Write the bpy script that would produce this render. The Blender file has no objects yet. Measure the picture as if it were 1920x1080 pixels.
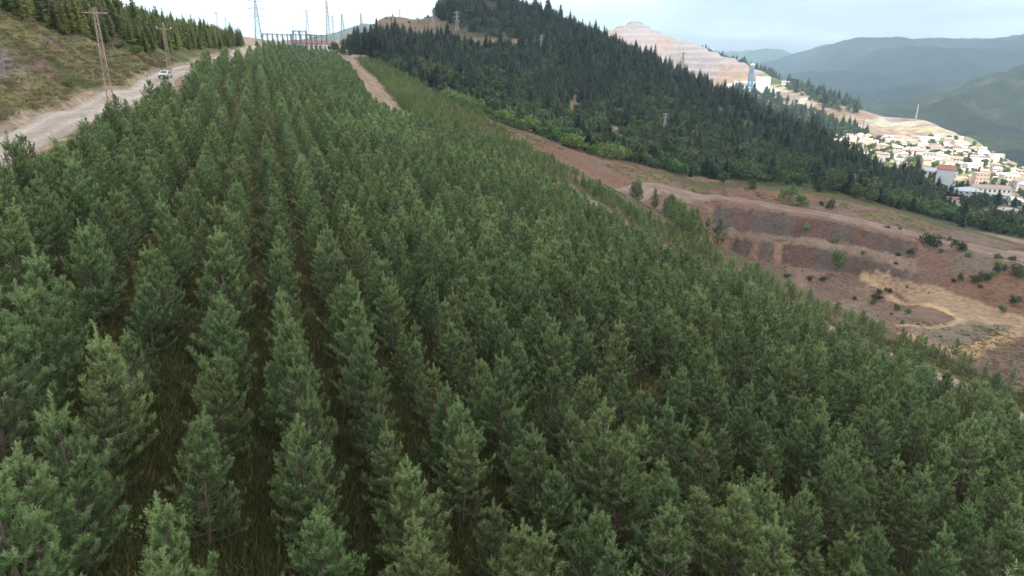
import bpy, bmesh, math, random
import numpy as np
from mathutils import Vector, Matrix

# ------------------------------------------------------------------ camera, sky, sun, exposure
scene = bpy.context.scene
F = 1297.0                                   # focal length in pixels of a 1920 wide frame
PITCH = math.radians(18.5)
ROLL = math.radians(1.0)
cam_data = bpy.data.cameras.new('camera')
cam = bpy.data.objects.new('camera', cam_data)
scene.collection.objects.link(cam)
cam_data.sensor_width = 36.0
cam_data.lens = 36.0 * F / 1920.0
cam_data.clip_start = 0.5
cam_data.clip_end = 60000.0
cam.matrix_world = Matrix.Rotation(math.pi / 2 - PITCH, 4, 'X') @ Matrix.Rotation(ROLL, 4, 'Z')
scene.camera = cam

SUN_ELEV = math.radians(50.0)
SUN_AZ = math.radians(148.0)                  # measured from +Y towards +X
SUN_DIR = Vector((math.sin(SUN_AZ) * math.cos(SUN_ELEV), math.cos(SUN_AZ) * math.cos(SUN_ELEV), math.sin(SUN_ELEV)))
world = bpy.data.worlds.new('World')
scene.world = world
world.use_nodes = True
wn, wl = world.node_tree.nodes, world.node_tree.links
wn.clear()
w_out = wn.new('ShaderNodeOutputWorld')
w_bg = wn.new('ShaderNodeBackground')
w_sky = wn.new('ShaderNodeTexSky')
w_sky.sky_type = 'NISHITA'
w_sky.sun_disc = False
w_sky.sun_elevation = SUN_ELEV
w_sky.sun_rotation = SUN_AZ
w_sky.air_density = 1.0
w_sky.dust_density = 3.0
# overcast: a cloud layer drawn over the clear sky, brighter and darker in soft banks
w_tc = wn.new('ShaderNodeTexCoord')
w_map = wn.new('ShaderNodeMapping')
w_map.inputs['Scale'].default_value = (1.0, 1.0, 7.0)
w_map.inputs['Location'].default_value = (3.3, -1.2, 0.9)
w_noise = wn.new('ShaderNodeTexNoise')
w_noise.inputs['Scale'].default_value = 1.5
w_noise.inputs['Detail'].default_value = 7.0
w_noise.inputs['Roughness'].default_value = 0.6
w_ramp = wn.new('ShaderNodeValToRGB')
w_ramp.color_ramp.elements[0].position = 0.37
w_ramp.color_ramp.elements[0].color = (3.3, 3.35, 3.45, 1)
w_ramp.color_ramp.elements[1].position = 0.68
w_ramp.color_ramp.elements[1].color = (12.5, 12.1, 11.6, 1)
_e = w_ramp.color_ramp.elements.new(0.52)
_e.color = (7.2, 7.0, 6.8, 1)
w_mix = wn.new('ShaderNodeMix')
w_mix.data_type = 'RGBA'
w_mix.inputs['Factor'].default_value = 0.9
wl.new(w_tc.outputs['Generated'], w_map.inputs['Vector'])
wl.new(w_map.outputs['Vector'], w_noise.inputs['Vector'])
wl.new(w_noise.outputs['Fac'], w_ramp.inputs['Fac'])
wl.new(w_sky.outputs['Color'], w_mix.inputs['A'])
wl.new(w_ramp.outputs['Color'], w_mix.inputs['B'])
wl.new(w_mix.outputs['Result'], w_bg.inputs['Color'])
w_bg.inputs['Strength'].default_value = 0.1
wl.new(w_bg.outputs['Background'], w_out.inputs['Surface'])

sun_data = bpy.data.lights.new('sun', 'SUN')
sun_data.energy = 3.0
sun_data.angle = math.radians(0.5)
sun_data.color = (1.0, 0.95, 0.87)
sun = bpy.data.objects.new('sun', sun_data)
scene.collection.objects.link(sun)
sun.rotation_euler = SUN_DIR.to_track_quat('Z', 'Y').to_euler()

scene.view_settings.view_transform = 'Standard'
scene.view_settings.look = 'None'
scene.view_settings.exposure = 1.65
scene.view_settings.gamma = 1.0
scene.view_settings.use_curve_mapping = False
scene.cycles.use_denoising = True
scene.cycles.max_bounces = 4
scene.cycles.diffuse_bounces = 2
scene.cycles.transparent_max_bounces = 8
scene.cycles.volume_bounces = 0

rng = np.random.default_rng(7)
COL = scene.collection


# ------------------------------------------------------------------ small helpers
def rays(px, py):
    px = np.asarray(px, float); py = np.asarray(py, float)
    x = (px - 960) / F; y = -(py - 540) / F; z = -np.ones_like(x)
    c, s = math.cos(ROLL), math.sin(ROLL)
    x, y = c * x - s * y, s * x + c * y
    a = math.pi / 2 - PITCH
    c, s = math.cos(a), math.sin(a)
    return x, c * y - s * z, s * y + c * z


def azel(px, py):
    X, Y, Z = rays(px, py)
    return np.arctan2(X, Y), Z / np.hypot(X, Y)


def at_r(px, py, r):
    a, t = azel(px, py)
    return np.array([r * np.sin(a), r * np.cos(a), r * t])


def at_z(px, py, z):
    a, t = azel(px, py)
    return at_r(px, py, z / t)


def project(X, Y, Z):
    a = math.pi / 2 - PITCH
    c, s = math.cos(a), math.sin(a)
    x = X; y = c * Y + s * Z; z = -s * Y + c * Z
    c, s = math.cos(ROLL), math.sin(ROLL)
    x, y = c * x + s * y, -s * x + c * y
    z = np.minimum(z, -1e-6)
    return 960 + F * x / -z, 540 - F * y / -z


def hash2(ix, iy, seed):
    h = (ix.astype(np.int64) * 374761393 + iy.astype(np.int64) * 668265263 + seed * 1442695041) & 0xFFFFFFFF
    h = ((h ^ (h >> 13)) * 1274126177) & 0xFFFFFFFF
    return ((h ^ (h >> 16)) & 0xFFFFFF) / float(0xFFFFFF)


def vnoise(x, y, seed=0):
    x = np.asarray(x, float); y = np.asarray(y, float)
    ix = np.floor(x); iy = np.floor(y)
    fx = x - ix; fy = y - iy
    fx = fx * fx * (3 - 2 * fx); fy = fy * fy * (3 - 2 * fy)
    a = hash2(ix, iy, seed); b = hash2(ix + 1, iy, seed)
    c = hash2(ix, iy + 1, seed); d = hash2(ix + 1, iy + 1, seed)
    return (a * (1 - fx) + b * fx) * (1 - fy) + (c * (1 - fx) + d * fx) * fy


def fbm(x, y, scale, octaves=4, seed=0):
    v = 0.0; amp = 0.5; tot = 0.0
    for o in range(octaves):
        v = v + amp * vnoise(np.asarray(x) / scale + 17.3 * o, np.asarray(y) / scale - 9.1 * o, seed + o)
        tot += amp; amp *= 0.5; scale *= 0.5
    return v / tot                              # 0..1


def smooth(a, b, x):
    t = np.clip((np.asarray(x, float) - a) / (b - a), 0, 1)
    return t * t * (3 - 2 * t)


def in_poly(x, y, poly):
    x = np.asarray(x, float); y = np.asarray(y, float)
    inside = np.zeros(x.shape, bool)
    n = len(poly)
    for i in range(n):
        x0, y0 = poly[i]; x1, y1 = poly[(i + 1) % n]
        if y0 == y1:
            continue
        cond = ((y0 > y) != (y1 > y)) & (x < (x1 - x0) * (y - y0) / (y1 - y0) + x0)
        inside ^= cond
    return inside


def dist_line(x, y, pts):
    """distance to a plan polyline, and the arc position of the nearest point"""
    x = np.asarray(x, float); y = np.asarray(y, float)
    best = np.full(x.shape, 1e9); arc = np.zeros(x.shape); acc = 0.0
    for (x0, y0), (x1, y1) in zip(pts[:-1], pts[1:]):
        dx, dy = x1 - x0, y1 - y0
        L2 = dx * dx + dy * dy + 1e-9
        u = np.clip(((x - x0) * dx + (y - y0) * dy) / L2, 0, 1)
        d = np.hypot(x - x0 - u * dx, y - y0 - u * dy)
        L = math.sqrt(L2)
        m = d < best
        best = np.where(m, d, best); arc = np.where(m, acc + u * L, arc)
        acc += L
    return best, arc


def spline(pts, n=12):
    """Catmull-Rom through 2D or 3D points"""
    P = [np.array(p, float) for p in pts]
    P = [2 * P[0] - P[1]] + P + [2 * P[-1] - P[-2]]
    out = []
    for i in range(1, len(P) - 2):
        for k in range(n):
            u = k / n
            a, b, c, d = P[i - 1], P[i], P[i + 1], P[i + 2]
            out.append(0.5 * (2 * b + (c - a) * u + (2 * a - 5 * b + 4 * c - d) * u * u + (3 * b - a - 3 * c + d) * u ** 3))
    out.append(P[-2])
    return np.array(out)


def mesh_np(name, verts, faces, mat=None, smooth_shade=False, cols=None):
    """mesh data from arrays; faces (n,3) or (n,4); cols per-vertex RGB as 'tone'"""
    me = bpy.data.meshes.new(name)
    verts = np.asarray(verts, np.float32); faces = np.asarray(faces, np.int32)
    k = faces.shape[1]
    me.vertices.add(len(verts)); me.vertices.foreach_set('co', verts.ravel())
    me.loops.add(faces.size); me.loops.foreach_set('vertex_index', faces.ravel())
    me.polygons.add(len(faces))
    me.polygons.foreach_set('loop_start', np.arange(0, faces.size, k, dtype=np.int32))
    me.polygons.foreach_set('loop_total', np.full(len(faces), k, np.int32))
    if smooth_shade:
        me.polygons.foreach_set('use_smooth', np.ones(len(faces), bool))
    if cols is not None:
        at = me.attributes.new('tone', 'FLOAT_COLOR', 'POINT')
        c4 = np.ones((len(verts), 4), np.float32); c4[:, :3] = cols
        at.data.foreach_set('color', c4.ravel())
    if mat is not None:
        me.materials.append(mat)
    me.update(calc_edges=True)
    return me


def obj(name, data, parent=None, loc=None, rotz=None, scale=None, kind=None, label=None, cat=None, group=None):
    o = bpy.data.objects.new(name, data)
    COL.objects.link(o)
    if parent is not None:
        o.parent = parent
    if loc is not None:
        o.location = loc
    if rotz is not None:
        o.rotation_euler = (0, 0, rotz)
    if scale is not None:
        o.scale = scale if hasattr(scale, '__len__') else (scale, scale, scale)
    if kind: o['kind'] = kind
    if label: o['label'] = label
    if cat: o['category'] = cat
    if group: o['group'] = group
    return o


class MB:
    """collects boxes, bars, prisms into one mesh"""
    def __init__(self):
        self.v = []; self.f = []

    def poly(self, pts):
        i = len(self.v)
        self.v += [tuple(p) for p in pts]
        self.f.append(tuple(range(i, i + len(pts))))

    def hexa(self, b, t):
        i = len(self.v)
        self.v += [tuple(p) for p in b] + [tuple(p) for p in t]
        self.f += [(i + 3, i + 2, i + 1, i), (i + 4, i + 5, i + 6, i + 7)]
        for k in range(4):
            j = (k + 1) % 4
            self.f.append((i + k, i + j, i + 4 + j, i + 4 + k))

    def box(self, x0, x1, y0, y1, z0, z1):
        self.hexa([(x0, y0, z0), (x1, y0, z0), (x1, y1, z0), (x0, y1, z0)], [(x0, y0, z1), (x1, y0, z1), (x1, y1, z1), (x0, y1, z1)])

    def bar(self, a, b, w, w2=None):
        a = Vector(a); b = Vector(b); w2 = w if w2 is None else w2
        d = (b - a)
        if d.length < 1e-6: return
        d.normalize()
        u = d.cross(Vector((0, 0, 1)))
        if u.length < 1e-3: u = Vector((1, 0, 0))
        u.normalize(); v = d.cross(u)
        q = [(-1, -1), (1, -1), (1, 1), (-1, 1)]
        self.hexa([a + u * (w / 2 * i) + v * (w / 2 * j) for i, j in q], [b + u * (w2 / 2 * i) + v * (w2 / 2 * j) for i, j in q])

    def tube(self, pts, rad, n=6):
        i0 = len(self.v)
        pts = [Vector(p) for p in pts]
        rad = rad if hasattr(rad, '__len__') else [rad] * len(pts)
        for k, p in enumerate(pts):
            d = (pts[min(k + 1, len(pts) - 1)] - pts[max(k - 1, 0)]).normalized()
            u = d.cross(Vector((0, 0, 1)))
            if u.length < 1e-2: u = Vector((1, 0, 0))
            u.normalize(); v = d.cross(u)
            for a in range(n):
                t = 2 * math.pi * a / n
                self.v.append(tuple(p + (u * math.cos(t) + v * math.sin(t)) * rad[k]))
        for k in range(len(pts) - 1):
            for a in range(n):
                b = (a + 1) % n
                self.f.append((i0 + k * n + a, i0 + k * n + b, i0 + (k + 1) * n + b, i0 + (k + 1) * n + a))
        self.f.append(tuple(i0 + a for a in reversed(range(n))))
        self.f.append(tuple(i0 + (len(pts) - 1) * n + a for a in range(n)))

    def mesh(self, name, mat):
        me = bpy.data.meshes.new(name)
        me.from_pydata(self.v, [], self.f)
        if mat: me.materials.append(mat)
        me.update()
        return me

    def build(self, name, mat, parent=None, **kw):
        return obj(name, self.mesh(name, mat), parent, **kw)


# ------------------------------------------------------------------ materials
def mat_plain(name, color, rough=0.8, noise=0.15, nscale=3.0, metallic=0.0, random_tint=0.0, spec=0.3):
    m = bpy.data.materials.new(name); m.use_nodes = True
    n, l = m.node_tree.nodes, m.node_tree.links
    b = n['Principled BSDF']
    b.inputs['Roughness'].default_value = rough
    b.inputs['Metallic'].default_value = metallic
    b.inputs['Specular IOR Level'].default_value = spec
    tc = n.new('ShaderNodeTexCoord'); nz = n.new('ShaderNodeTexNoise')
    nz.inputs['Scale'].default_value = nscale; nz.inputs['Detail'].default_value = 5
    l.new(tc.outputs['Object'], nz.inputs['Vector'])
    rp = n.new('ShaderNodeMapRange')
    rp.inputs['From Min'].default_value = 0.25; rp.inputs['From Max'].default_value = 0.75
    rp.inputs['To Min'].default_value = 1 - noise; rp.inputs['To Max'].default_value = 1 + noise
    l.new(nz.outputs['Fac'], rp.inputs['Value'])
    mx = n.new('ShaderNodeVectorMath'); mx.operation = 'MULTIPLY'
    mx.inputs[0].default_value = color
    l.new(rp.outputs['Result'], mx.inputs[1])
    out = mx.outputs['Vector']
    if random_tint:
        oi = n.new('ShaderNodeObjectInfo'); r2 = n.new('ShaderNodeMapRange')
        r2.inputs['To Min'].default_value = 1 - random_tint; r2.inputs['To Max'].default_value = 1 + random_tint
        l.new(oi.outputs['Random'], r2.inputs['Value'])
        m2 = n.new('ShaderNodeVectorMath'); m2.operation = 'MULTIPLY'
        l.new(out, m2.inputs[0]); l.new(r2.outputs['Result'], m2.inputs[1]); out = m2.outputs['Vector']
    l.new(out, b.inputs['Base Color'])
    return m


def mat_ground(name, fine=1.2, amount=0.35, bump=0.25, bscale=0.8, coarse=9.0):
    """albedo from the 'tone' attribute (what the ground is made of), broken up by fine noise and relief"""
    m = bpy.data.materials.new(name); m.use_nodes = True
    n, l = m.node_tree.nodes, m.node_tree.links
    b = n['Principled BSDF']
    b.inputs['Roughness'].default_value = 0.95; b.inputs['Specular IOR Level'].default_value = 0.1
    at = n.new('ShaderNodeAttribute'); at.attribute_name = 'tone'
    tc = n.new('ShaderNodeTexCoord')
    v = at.outputs['Color']
    for sc, am in ((fine, amount), (fine * coarse, amount * 0.6)):
        nz = n.new('ShaderNodeTexNoise'); nz.inputs['Scale'].default_value = 1.0 / sc
        nz.inputs['Detail'].default_value = 3; nz.inputs['Roughness'].default_value = 0.66
        l.new(tc.outputs['Object'], nz.inputs['Vector'])
        rp = n.new('ShaderNodeMapRange')
        rp.inputs['From Min'].default_value = 0.3; rp.inputs['From Max'].default_value = 0.7
        rp.inputs['To Min'].default_value = 1 - am; rp.inputs['To Max'].default_value = 1 + am
        l.new(nz.outputs['Fac'], rp.inputs['Value'])
        mx = n.new('ShaderNodeVectorMath'); mx.operation = 'MULTIPLY'
        l.new(v, mx.inputs[0]); l.new(rp.outputs['Result'], mx.inputs[1]); v = mx.outputs['Vector']
    l.new(v, b.inputs['Base Color'])
    nb = n.new('ShaderNodeTexNoise'); nb.inputs['Scale'].default_value = 1.0 / bscale
    nb.inputs['Detail'].default_value = 3; nb.inputs['Roughness'].default_value = 0.7
    l.new(tc.outputs['Object'], nb.inputs['Vector'])
    bp = n.new('ShaderNodeBump'); bp.inputs['Strength'].default_value = 0.9; bp.inputs['Distance'].default_value = bump
    l.new(nb.outputs['Fac'], bp.inputs['Height']); l.new(bp.outputs['Normal'], b.inputs['Normal'])
    return m


def mat_leaf(name, color, tip, rough=0.65, vary=0.25, trans=0.25, hue=0.03):
    """foliage: 'tone' red channel goes from old to new growth; each plant slightly different"""
    m = bpy.data.materials.new(name); m.use_nodes = True
    n, l = m.node_tree.nodes, m.node_tree.links
    b = n['Principled BSDF']
    b.inputs['Roughness'].default_value = rough; b.inputs['Specular IOR Level'].default_value = 0.25
    at = n.new('ShaderNodeAttribute'); at.attribute_name = 'tone'
    sp = n.new('ShaderNodeSeparateColor'); l.new(at.outputs['Color'], sp.inputs['Color'])
    mx = n.new('ShaderNodeMix'); mx.data_type = 'RGBA'
    mx.inputs['A'].default_value = (*color, 1); mx.inputs['B'].default_value = (*tip, 1)
    l.new(sp.outputs['Red'], mx.inputs['Factor'])
    oi = n.new('ShaderNodeObjectInfo')
    hs = n.new('ShaderNodeHueSaturation')
    r1 = n.new('ShaderNodeMapRange'); r1.inputs['To Min'].default_value = 0.5 - hue; r1.inputs['To Max'].default_value = 0.5 + hue * 0.8
    l.new(oi.outputs['Random'], r1.inputs['Value']); l.new(r1.outputs['Result'], hs.inputs['Hue'])
    wn_ = n.new('ShaderNodeTexWhiteNoise'); wn_.noise_dimensions = '1D'; l.new(oi.outputs['Random'], wn_.inputs['W'])
    r2 = n.new('ShaderNodeMapRange'); r2.inputs['To Min'].default_value = 1 - vary; r2.inputs['To Max'].default_value = 1 + vary
    l.new(wn_.outputs['Value'], r2.inputs['Value']); l.new(r2.outputs['Result'], hs.inputs['Value'])
    l.new(mx.outputs['Result'], hs.inputs['Color'])
    # slow drift of vigour over the site
    ge = n.new('ShaderNodeNewGeometry'); nz = n.new('ShaderNodeTexNoise'); nz.inputs['Scale'].default_value = 0.03
    l.new(ge.outputs['Position'], nz.inputs['Vector'])
    r3 = n.new('ShaderNodeMapRange'); r3.inputs['From Min'].default_value = 0.3; r3.inputs['From Max'].default_value = 0.7
    r3.inputs['To Min'].default_value = 0.85; r3.inputs['To Max'].default_value = 1.15
    l.new(nz.outputs['Fac'], r3.inputs['Value'])
    vm = n.new('ShaderNodeVectorMath'); vm.operation = 'MULTIPLY'
    l.new(hs.outputs['Color'], vm.inputs[0]); l.new(r3.outputs['Result'], vm.inputs[1])
    l.new(vm.outputs['Vector'], b.inputs['Base Color'])
    if trans:
        tr = n.new('ShaderNodeBsdfTranslucent'); l.new(vm.outputs['Vector'], tr.inputs['Color'])
        ms = n.new('ShaderNodeMixShader'); ms.inputs['Fac'].default_value = trans
        l.new(b.outputs['BSDF'], ms.inputs[1]); l.new(tr.outputs['BSDF'], ms.inputs[2])
        l.new(ms.outputs['Shader'], n['Material Output'].inputs['Surface'])
    return m
# ------------------------------------------------------------------ terrain heights
TH = math.radians(19.5)
UX, UY = -math.sin(TH), math.cos(TH)          # along the planted rows
NX, NY = math.cos(TH), math.sin(TH)           # across them, downhill


def st(x, y):
    return NX * np.asarray(x) + NY * np.asarray(y), UX * np.asarray(x) + UY * np.asarray(y)


def xy(s, t):
    return NX * s + UX * t, NY * s + UY * t


def base(t):
    return np.interp(t, [-80, 0, 80, 177, 300, 400, 480, 560], [-15, -14, -13.5, -8.5, -3.0, 1.0, 4.0, 6.0])


def tps(points, length):
    P = np.array(points, float)
    def warp(x, y):
        r = np.hypot(x, y) + 1e-6
        k = np.log1p(r / length) / r
        return x * k, y * k
    wx, wy = warp(P[:, 0], P[:, 1])
    rr = np.hypot(P[:, 0], P[:, 1])
    val = P[:, 2] / (rr + length)
    n = len(P)
    def ker(d2):
        return np.where(d2 > 1e-14, d2 * np.log(d2 + 1e-300), 0.0)
    K = ker((wx[:, None] - wx) ** 2 + (wy[:, None] - wy) ** 2) + np.eye(n) * 1e-7
    Q = np.c_[np.ones(n), wx, wy]
    A = np.zeros((n + 3, n + 3)); A[:n, :n] = K; A[:n, n:] = Q; A[n:, :n] = Q.T
    sol = np.linalg.solve(A, np.r_[val, 0, 0, 0])
    def f(x, y):
        x = np.asarray(x, float); y = np.asarray(y, float); shp = x.shape
        x = x.ravel(); y = y.ravel(); out = np.empty(len(x))
        for i in range(0, len(x), 20000):
            a, b = warp(x[i:i + 20000], y[i:i + 20000])
            d2 = (a[:, None] - wx) ** 2 + (b[:, None] - wy) ** 2
            v = ker(d2) @ sol[:n] + sol[n] + sol[n + 1] * a + sol[n + 2] * b
            out[i:i + 20000] = v * (np.hypot(x[i:i + 20000], y[i:i + 20000]) + length)
        return out.reshape(shp)
    return f


def face_point(px, py, foot, m):
    """point up a face of slope m that stands on the foot point"""
    a, t = azel(px, py)
    r0 = math.hypot(foot[0], foot[1])
    r = (foot[2] - m * r0) / (t - m)
    return np.array([r * math.sin(a), r * math.cos(a), r * t])


CP = []
def cross(t):
    return np.interp(t, [0, 200, 300, 420], [.28, .27, .20, .11])


def road_s(t):
    return np.interp(t, [-40, 40, 93, 112, 137, 162, 180, 202, 238, 284, 420], [-25.5, -25.5, -24.3, -21.4, -18.3, -19.2, -16.5, -13.8, -10.7, -7, 0])


for t in (-40, -15, 10, 35, 60, 80, 95, 112, 137, 162, 180, 202, 238, 284, 330, 370, 415):
    sc_ = float(road_s(t)); zr = base(t) + np.interp(t, [180, 300, 420], [4.6, 3.2, 1.5])
    for s in (-13, 5, 25, 45, 65, 82):
        if (s > 60 and t > 330) or s < sc_ + 7: continue
        x, y = xy(s, t); CP.append((x, y, base(t) - cross(t) * s))
    for s in (sc_ + 4.2, sc_ - 4.5):
        x, y = xy(s, t); CP.append((x, y, zr))
    # the cut bank above the road, lower towards the substation
    k = np.interp(t, [-40, 60, 130, 200, 260, 415], [1.0, 1.0, 1.0, 0.7, 0.4, 0.15])
    for s, dz in ((-8.5, 3.2), (-17.5, 9.5), (-27.5, 16), (-41.5, 20.5), (-70, 26), (-120, 33)):
        x, y = xy(sc_ + s, t); CP.append((x, y, zr + dz * k))
# substation terrace
for s, t in ((-20, 455), (10, 455), (40, 455), (70, 460), (-20, 500), (20, 500), (60, 500), (90, 510), (-60, 470), (-60, 540), (0, 560), (50, 560)):
    x, y = xy(s, t); CP.append((x, y, 1.8 + 0.02 * (t - 450) - .03 * s))
# fill slope below the plantation and the quarry floor
for t in (-20, 15, 50, 85, 110):
    x, y = xy(100, t); CP.append((x, y, base(t) - 0.28 * 82 - 9.5))
    x, y = xy(122, t); CP.append((x, y, -61.5))
FLOOR = -62.0
for p in ((1900, 690), (1800, 640), (1700, 600), (1600, 560), (1500, 515), (1850, 600), (1750, 560), (1900, 640)):
    CP.append(tuple(at_z(*p, FLOOR)))
toe1 = [at_z(*p, FLOOR) for p in ((1375, 474), (1440, 492), (1490, 500), (1540, 507), (1590, 512), (1650, 518), (1720, 527))]
cr1 = [face_point(*p, toe1[i], 0.95) for i, p in enumerate(((1365, 441), (1440, 452), (1490, 458), (1540, 466), (1590, 474), (1650, 490), (1720, 512)))]
toe2 = [at_z(p[0], p[1], cr1[i][2] + 0.3) for i, p in enumerate(((1330, 431), (1440, 440), (1490, 444), (1540, 448), (1590, 456), (1650, 470), (1720, 488)))]
cr2 = [face_point(*p, toe2[i], 0.75) for i, p in enumerate(((1320, 381), (1440, 396), (1490, 404), (1540, 413), (1590, 423), (1650, 437), (1720, 455)))]
BPX = np.array((1375, 1440, 1490, 1540, 1590, 1650, 1720.))
def even(L, pys):
    """the same pixels at evenly varying distances"""
    r_ = np.array([math.hypot(p[0], p[1]) for p in L]); k = np.polyfit(BPX, r_, 2)
    return [at_r(a, b, float(np.polyval(k, c))) for (a, b), c in zip(pys, BPX)]
cr1 = even(cr1, ((1365, 441), (1440, 452), (1490, 458), (1540, 466), (1590, 474), (1650, 490), (1720, 512)))
toe2 = even(toe2, ((1330, 431), (1440, 440), (1490, 444), (1540, 448), (1590, 456), (1650, 470), (1720, 488)))
cr2 = even(cr2, ((1320, 381), (1440, 396), (1490, 404), (1540, 413), (1590, 423), (1650, 437), (1720, 455)))
for nm_, L in (('toe1', toe1), ('cr1', cr1), ('toe2', toe2), ('cr2', cr2)):
    pass
for L in (toe1, cr1, toe2, cr2):
    for p in spline(L, 4): CP.append(tuple(p))
BENCH = []
for i_, p in enumerate(spline(cr2, 3)):                           # level road behind the upper crest
    r0 = math.hypot(p[0], p[1])
    for dr, dz in ((3, .4), (13, .8), (22, 1.2)):
        k = (r0 + dr) / r0; CP.append((p[0] * k, p[1] * k, p[2] + dz))
    if i_ % 3 == 0: BENCH.append((p[0] * (r0 + 8) / r0, p[1] * (r0 + 8) / r0))
for px_, py_ in ((1800, 462), (1860, 474), (1930, 490)):
    q_ = at_z(px_, py_, cr2[-1][2] + .3); BENCH.append(tuple(q_[:2]))
    r0 = math.hypot(q_[0], q_[1])
    for dr, dz in ((-8, -.6), (0, .4), (12, .8)):
        k = (r0 + dr) / r0; CP.append((q_[0] * k, q_[1] * k, q_[2] + dz))
for p in ((1800, 500), (1880, 520)): CP.append(tuple(at_z(*p, -56.5)))
for p in ((1800, 548), (1900, 575)): CP.append(tuple(at_z(*p, -60)))
# the rest of the red ground between plantation edge and hill
for px, py, r in ((1000, 268, 246), (1100, 300, 243), (1180, 325, 243), (1250, 352, 246), (1200, 375, 205), (1270, 400, 215), (1290, 440, 214), (1330, 462, 222), (930, 232, 268)):
    CP.append(tuple(at_r(px, py, r)))
HILL = [
    (700, 108, 440), (760, 143, 380), (830, 180, 335), (900, 207, 312), (1060, 262, 296), (1160, 290, 296), (1250, 315, 302), (1400, 338, 312), (1560, 350, 330), (1650, 378, 330), (1800, 428, 315), (1920, 462, 290),
    (700, 88, 520), (800, 125, 470), (900, 155, 445), (1000, 180, 430), (1100, 215, 410), (1200, 252, 395), (1300, 285, 385), (1400, 308, 385), (1500, 325, 390), (1600, 350, 400), (1700, 385, 400), (1800, 415, 390), (1900, 435, 360),
    (700, 62, 620), (780, 55, 650), (850, 75, 610), (950, 85, 600), (1050, 112, 580), (1150, 148, 555), (1250, 185, 530), (1350, 220, 510), (1450, 258, 485), (1550, 298, 465), (1620, 328, 455),
    (640, 72, 600), (700, 48, 720), (760, 40, 760), (830, 26, 760), (880, 2, 770), (905, -12, 775), (960, 14, 750), (1040, 46, 730), (1120, 84, 705), (1200, 118, 680), (1280, 158, 655), (1340, 186, 635), (1430, 228, 600), (1520, 272, 555), (1600, 310, 520), (1690, 352, 500),
    (1766, 353, 530), (1720, 335, 600), (1812, 382, 505), (1900, 402, 452), (1850, 410, 440), (1870, 380, 520),
    (580, 84, 640), (480, 84, 700),
]
for px, py, r in HILL: CP.append(tuple(at_r(px, py, r)))
for px, py, r in ((640, 72, 600), (700, 48, 720), (760, 40, 760), (830, 26, 760), (905, -12, 775), (1040, 46, 730), (1120, 84, 705), (1200, 118, 680), (1340, 186, 635), (1430, 228, 600), (1520, 272, 555), (1600, 310, 520)):
    p = at_r(px, py, r); k = (r + 90) / r
    CP.append((p[0] * k, p[1] * k, p[2] - 28))
    k = (r + 260) / r
    CP.append((p[0] * k, p[1] * k, p[2] - 150))
for px, py, r in ((1766, 353, 700), (1870, 380, 700), (1690, 352, 700)):
    p = at_r(px, py, r); CP.append((p[0], p[1], p[2] - 35))
    CP.append((p[0] * 1.3, p[1] * 1.3, p[2] - 120))
for a in (-50, -35, -25):
    for r, z in ((500, 45), (800, 40)):
        CP.append((r * math.sin(math.radians(a)), r * math.cos(math.radians(a)), z if a < -30 else z * 0.5 - 5))
h_near = tps(CP, 20.0)

CP2 = []
for px, py, r in (
    (1650, 305, 760), (1750, 318, 740), (1850, 345, 720), (1920, 360, 700), (1700, 285, 930), (1800, 296, 930), (1900, 330, 880),
    (1650, 258, 1080), (1750, 268, 1080), (1850, 298, 1020), (1640, 238, 1190), (1715, 236, 1200), (1790, 252, 1160), (1600, 262, 980), (1560, 262, 980),
    (1560, 225, 1200), (1500, 215, 1250), (1500, 245, 1050), (1420, 205, 1250), (1450, 180, 1400), (1400, 171, 1480), (1360, 165, 1500), (1440, 168, 1480), (1350, 190, 1300),
    (1480, 152, 1600), (1520, 172, 1520), (1570, 194, 1420), (1620, 208, 1340), (1700, 222, 1270), (1740, 228, 1250), (1790, 249, 1190), (1840, 272, 1140), (1885, 305, 1080), (1920, 322, 1040),
    (1145, 56, 2300), (1175, 45, 2320), (1197, 41, 2320), (1240, 63, 2260), (1300, 84, 2180), (1340, 101, 2080), (1400, 127, 1920), (1450, 147, 1740),
    (1250, 110, 2000), (1300, 140, 1800), (1350, 155, 1650), (1200, 90, 2080), (1150, 110, 2020), (1380, 160, 1580), (1420, 155, 1620), (1090, 70, 2200), (1050, 120, 2000)):
    CP2.append(tuple(at_r(px, py, r)))
for px, py, r in ((1480, 152, 1600), (1520, 172, 1520), (1570, 194, 1420), (1620, 208, 1340), (1700, 222, 1270), (1790, 249, 1190), (1840, 272, 1140), (1885, 305, 1080), (1920, 322, 1040),
                  (1145, 56, 2300), (1197, 41, 2320), (1240, 63, 2260), (1300, 84, 2180), (1340, 101, 2080), (1400, 127, 1920), (1450, 147, 1740)):
    p = at_r(px, py, r)
    for dr, dz in ((70, 20), (320, 170)):
        k = (r + dr) / r; CP2.append((p[0] * k, p[1] * k, p[2] - dz))
for px, r, z in ((1100, 900, -170), (1300, 900, -170), (1500, 700, -150), (1650, 560, -120), (1766, 520, -105), (1900, 500, -110), (1300, 1300, -110), (1100, 1500, -90), (2050, 700, -115), (2050, 1000, -170)):
    a, _ = azel(px, 250); CP2.append((r * math.sin(a), r * math.cos(a), z))
h_far0 = tps(CP2, 200.0)
MINE = [at_r(*p)[:2] for p in ((1100, 60, 2450), (1240, 60, 2400), (1330, 95, 2200), (1390, 125, 2000), (1440, 150, 1760), (1385, 165, 1560), (1290, 155, 1600), (1150, 130, 1800), (1080, 100, 2000))]


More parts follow.
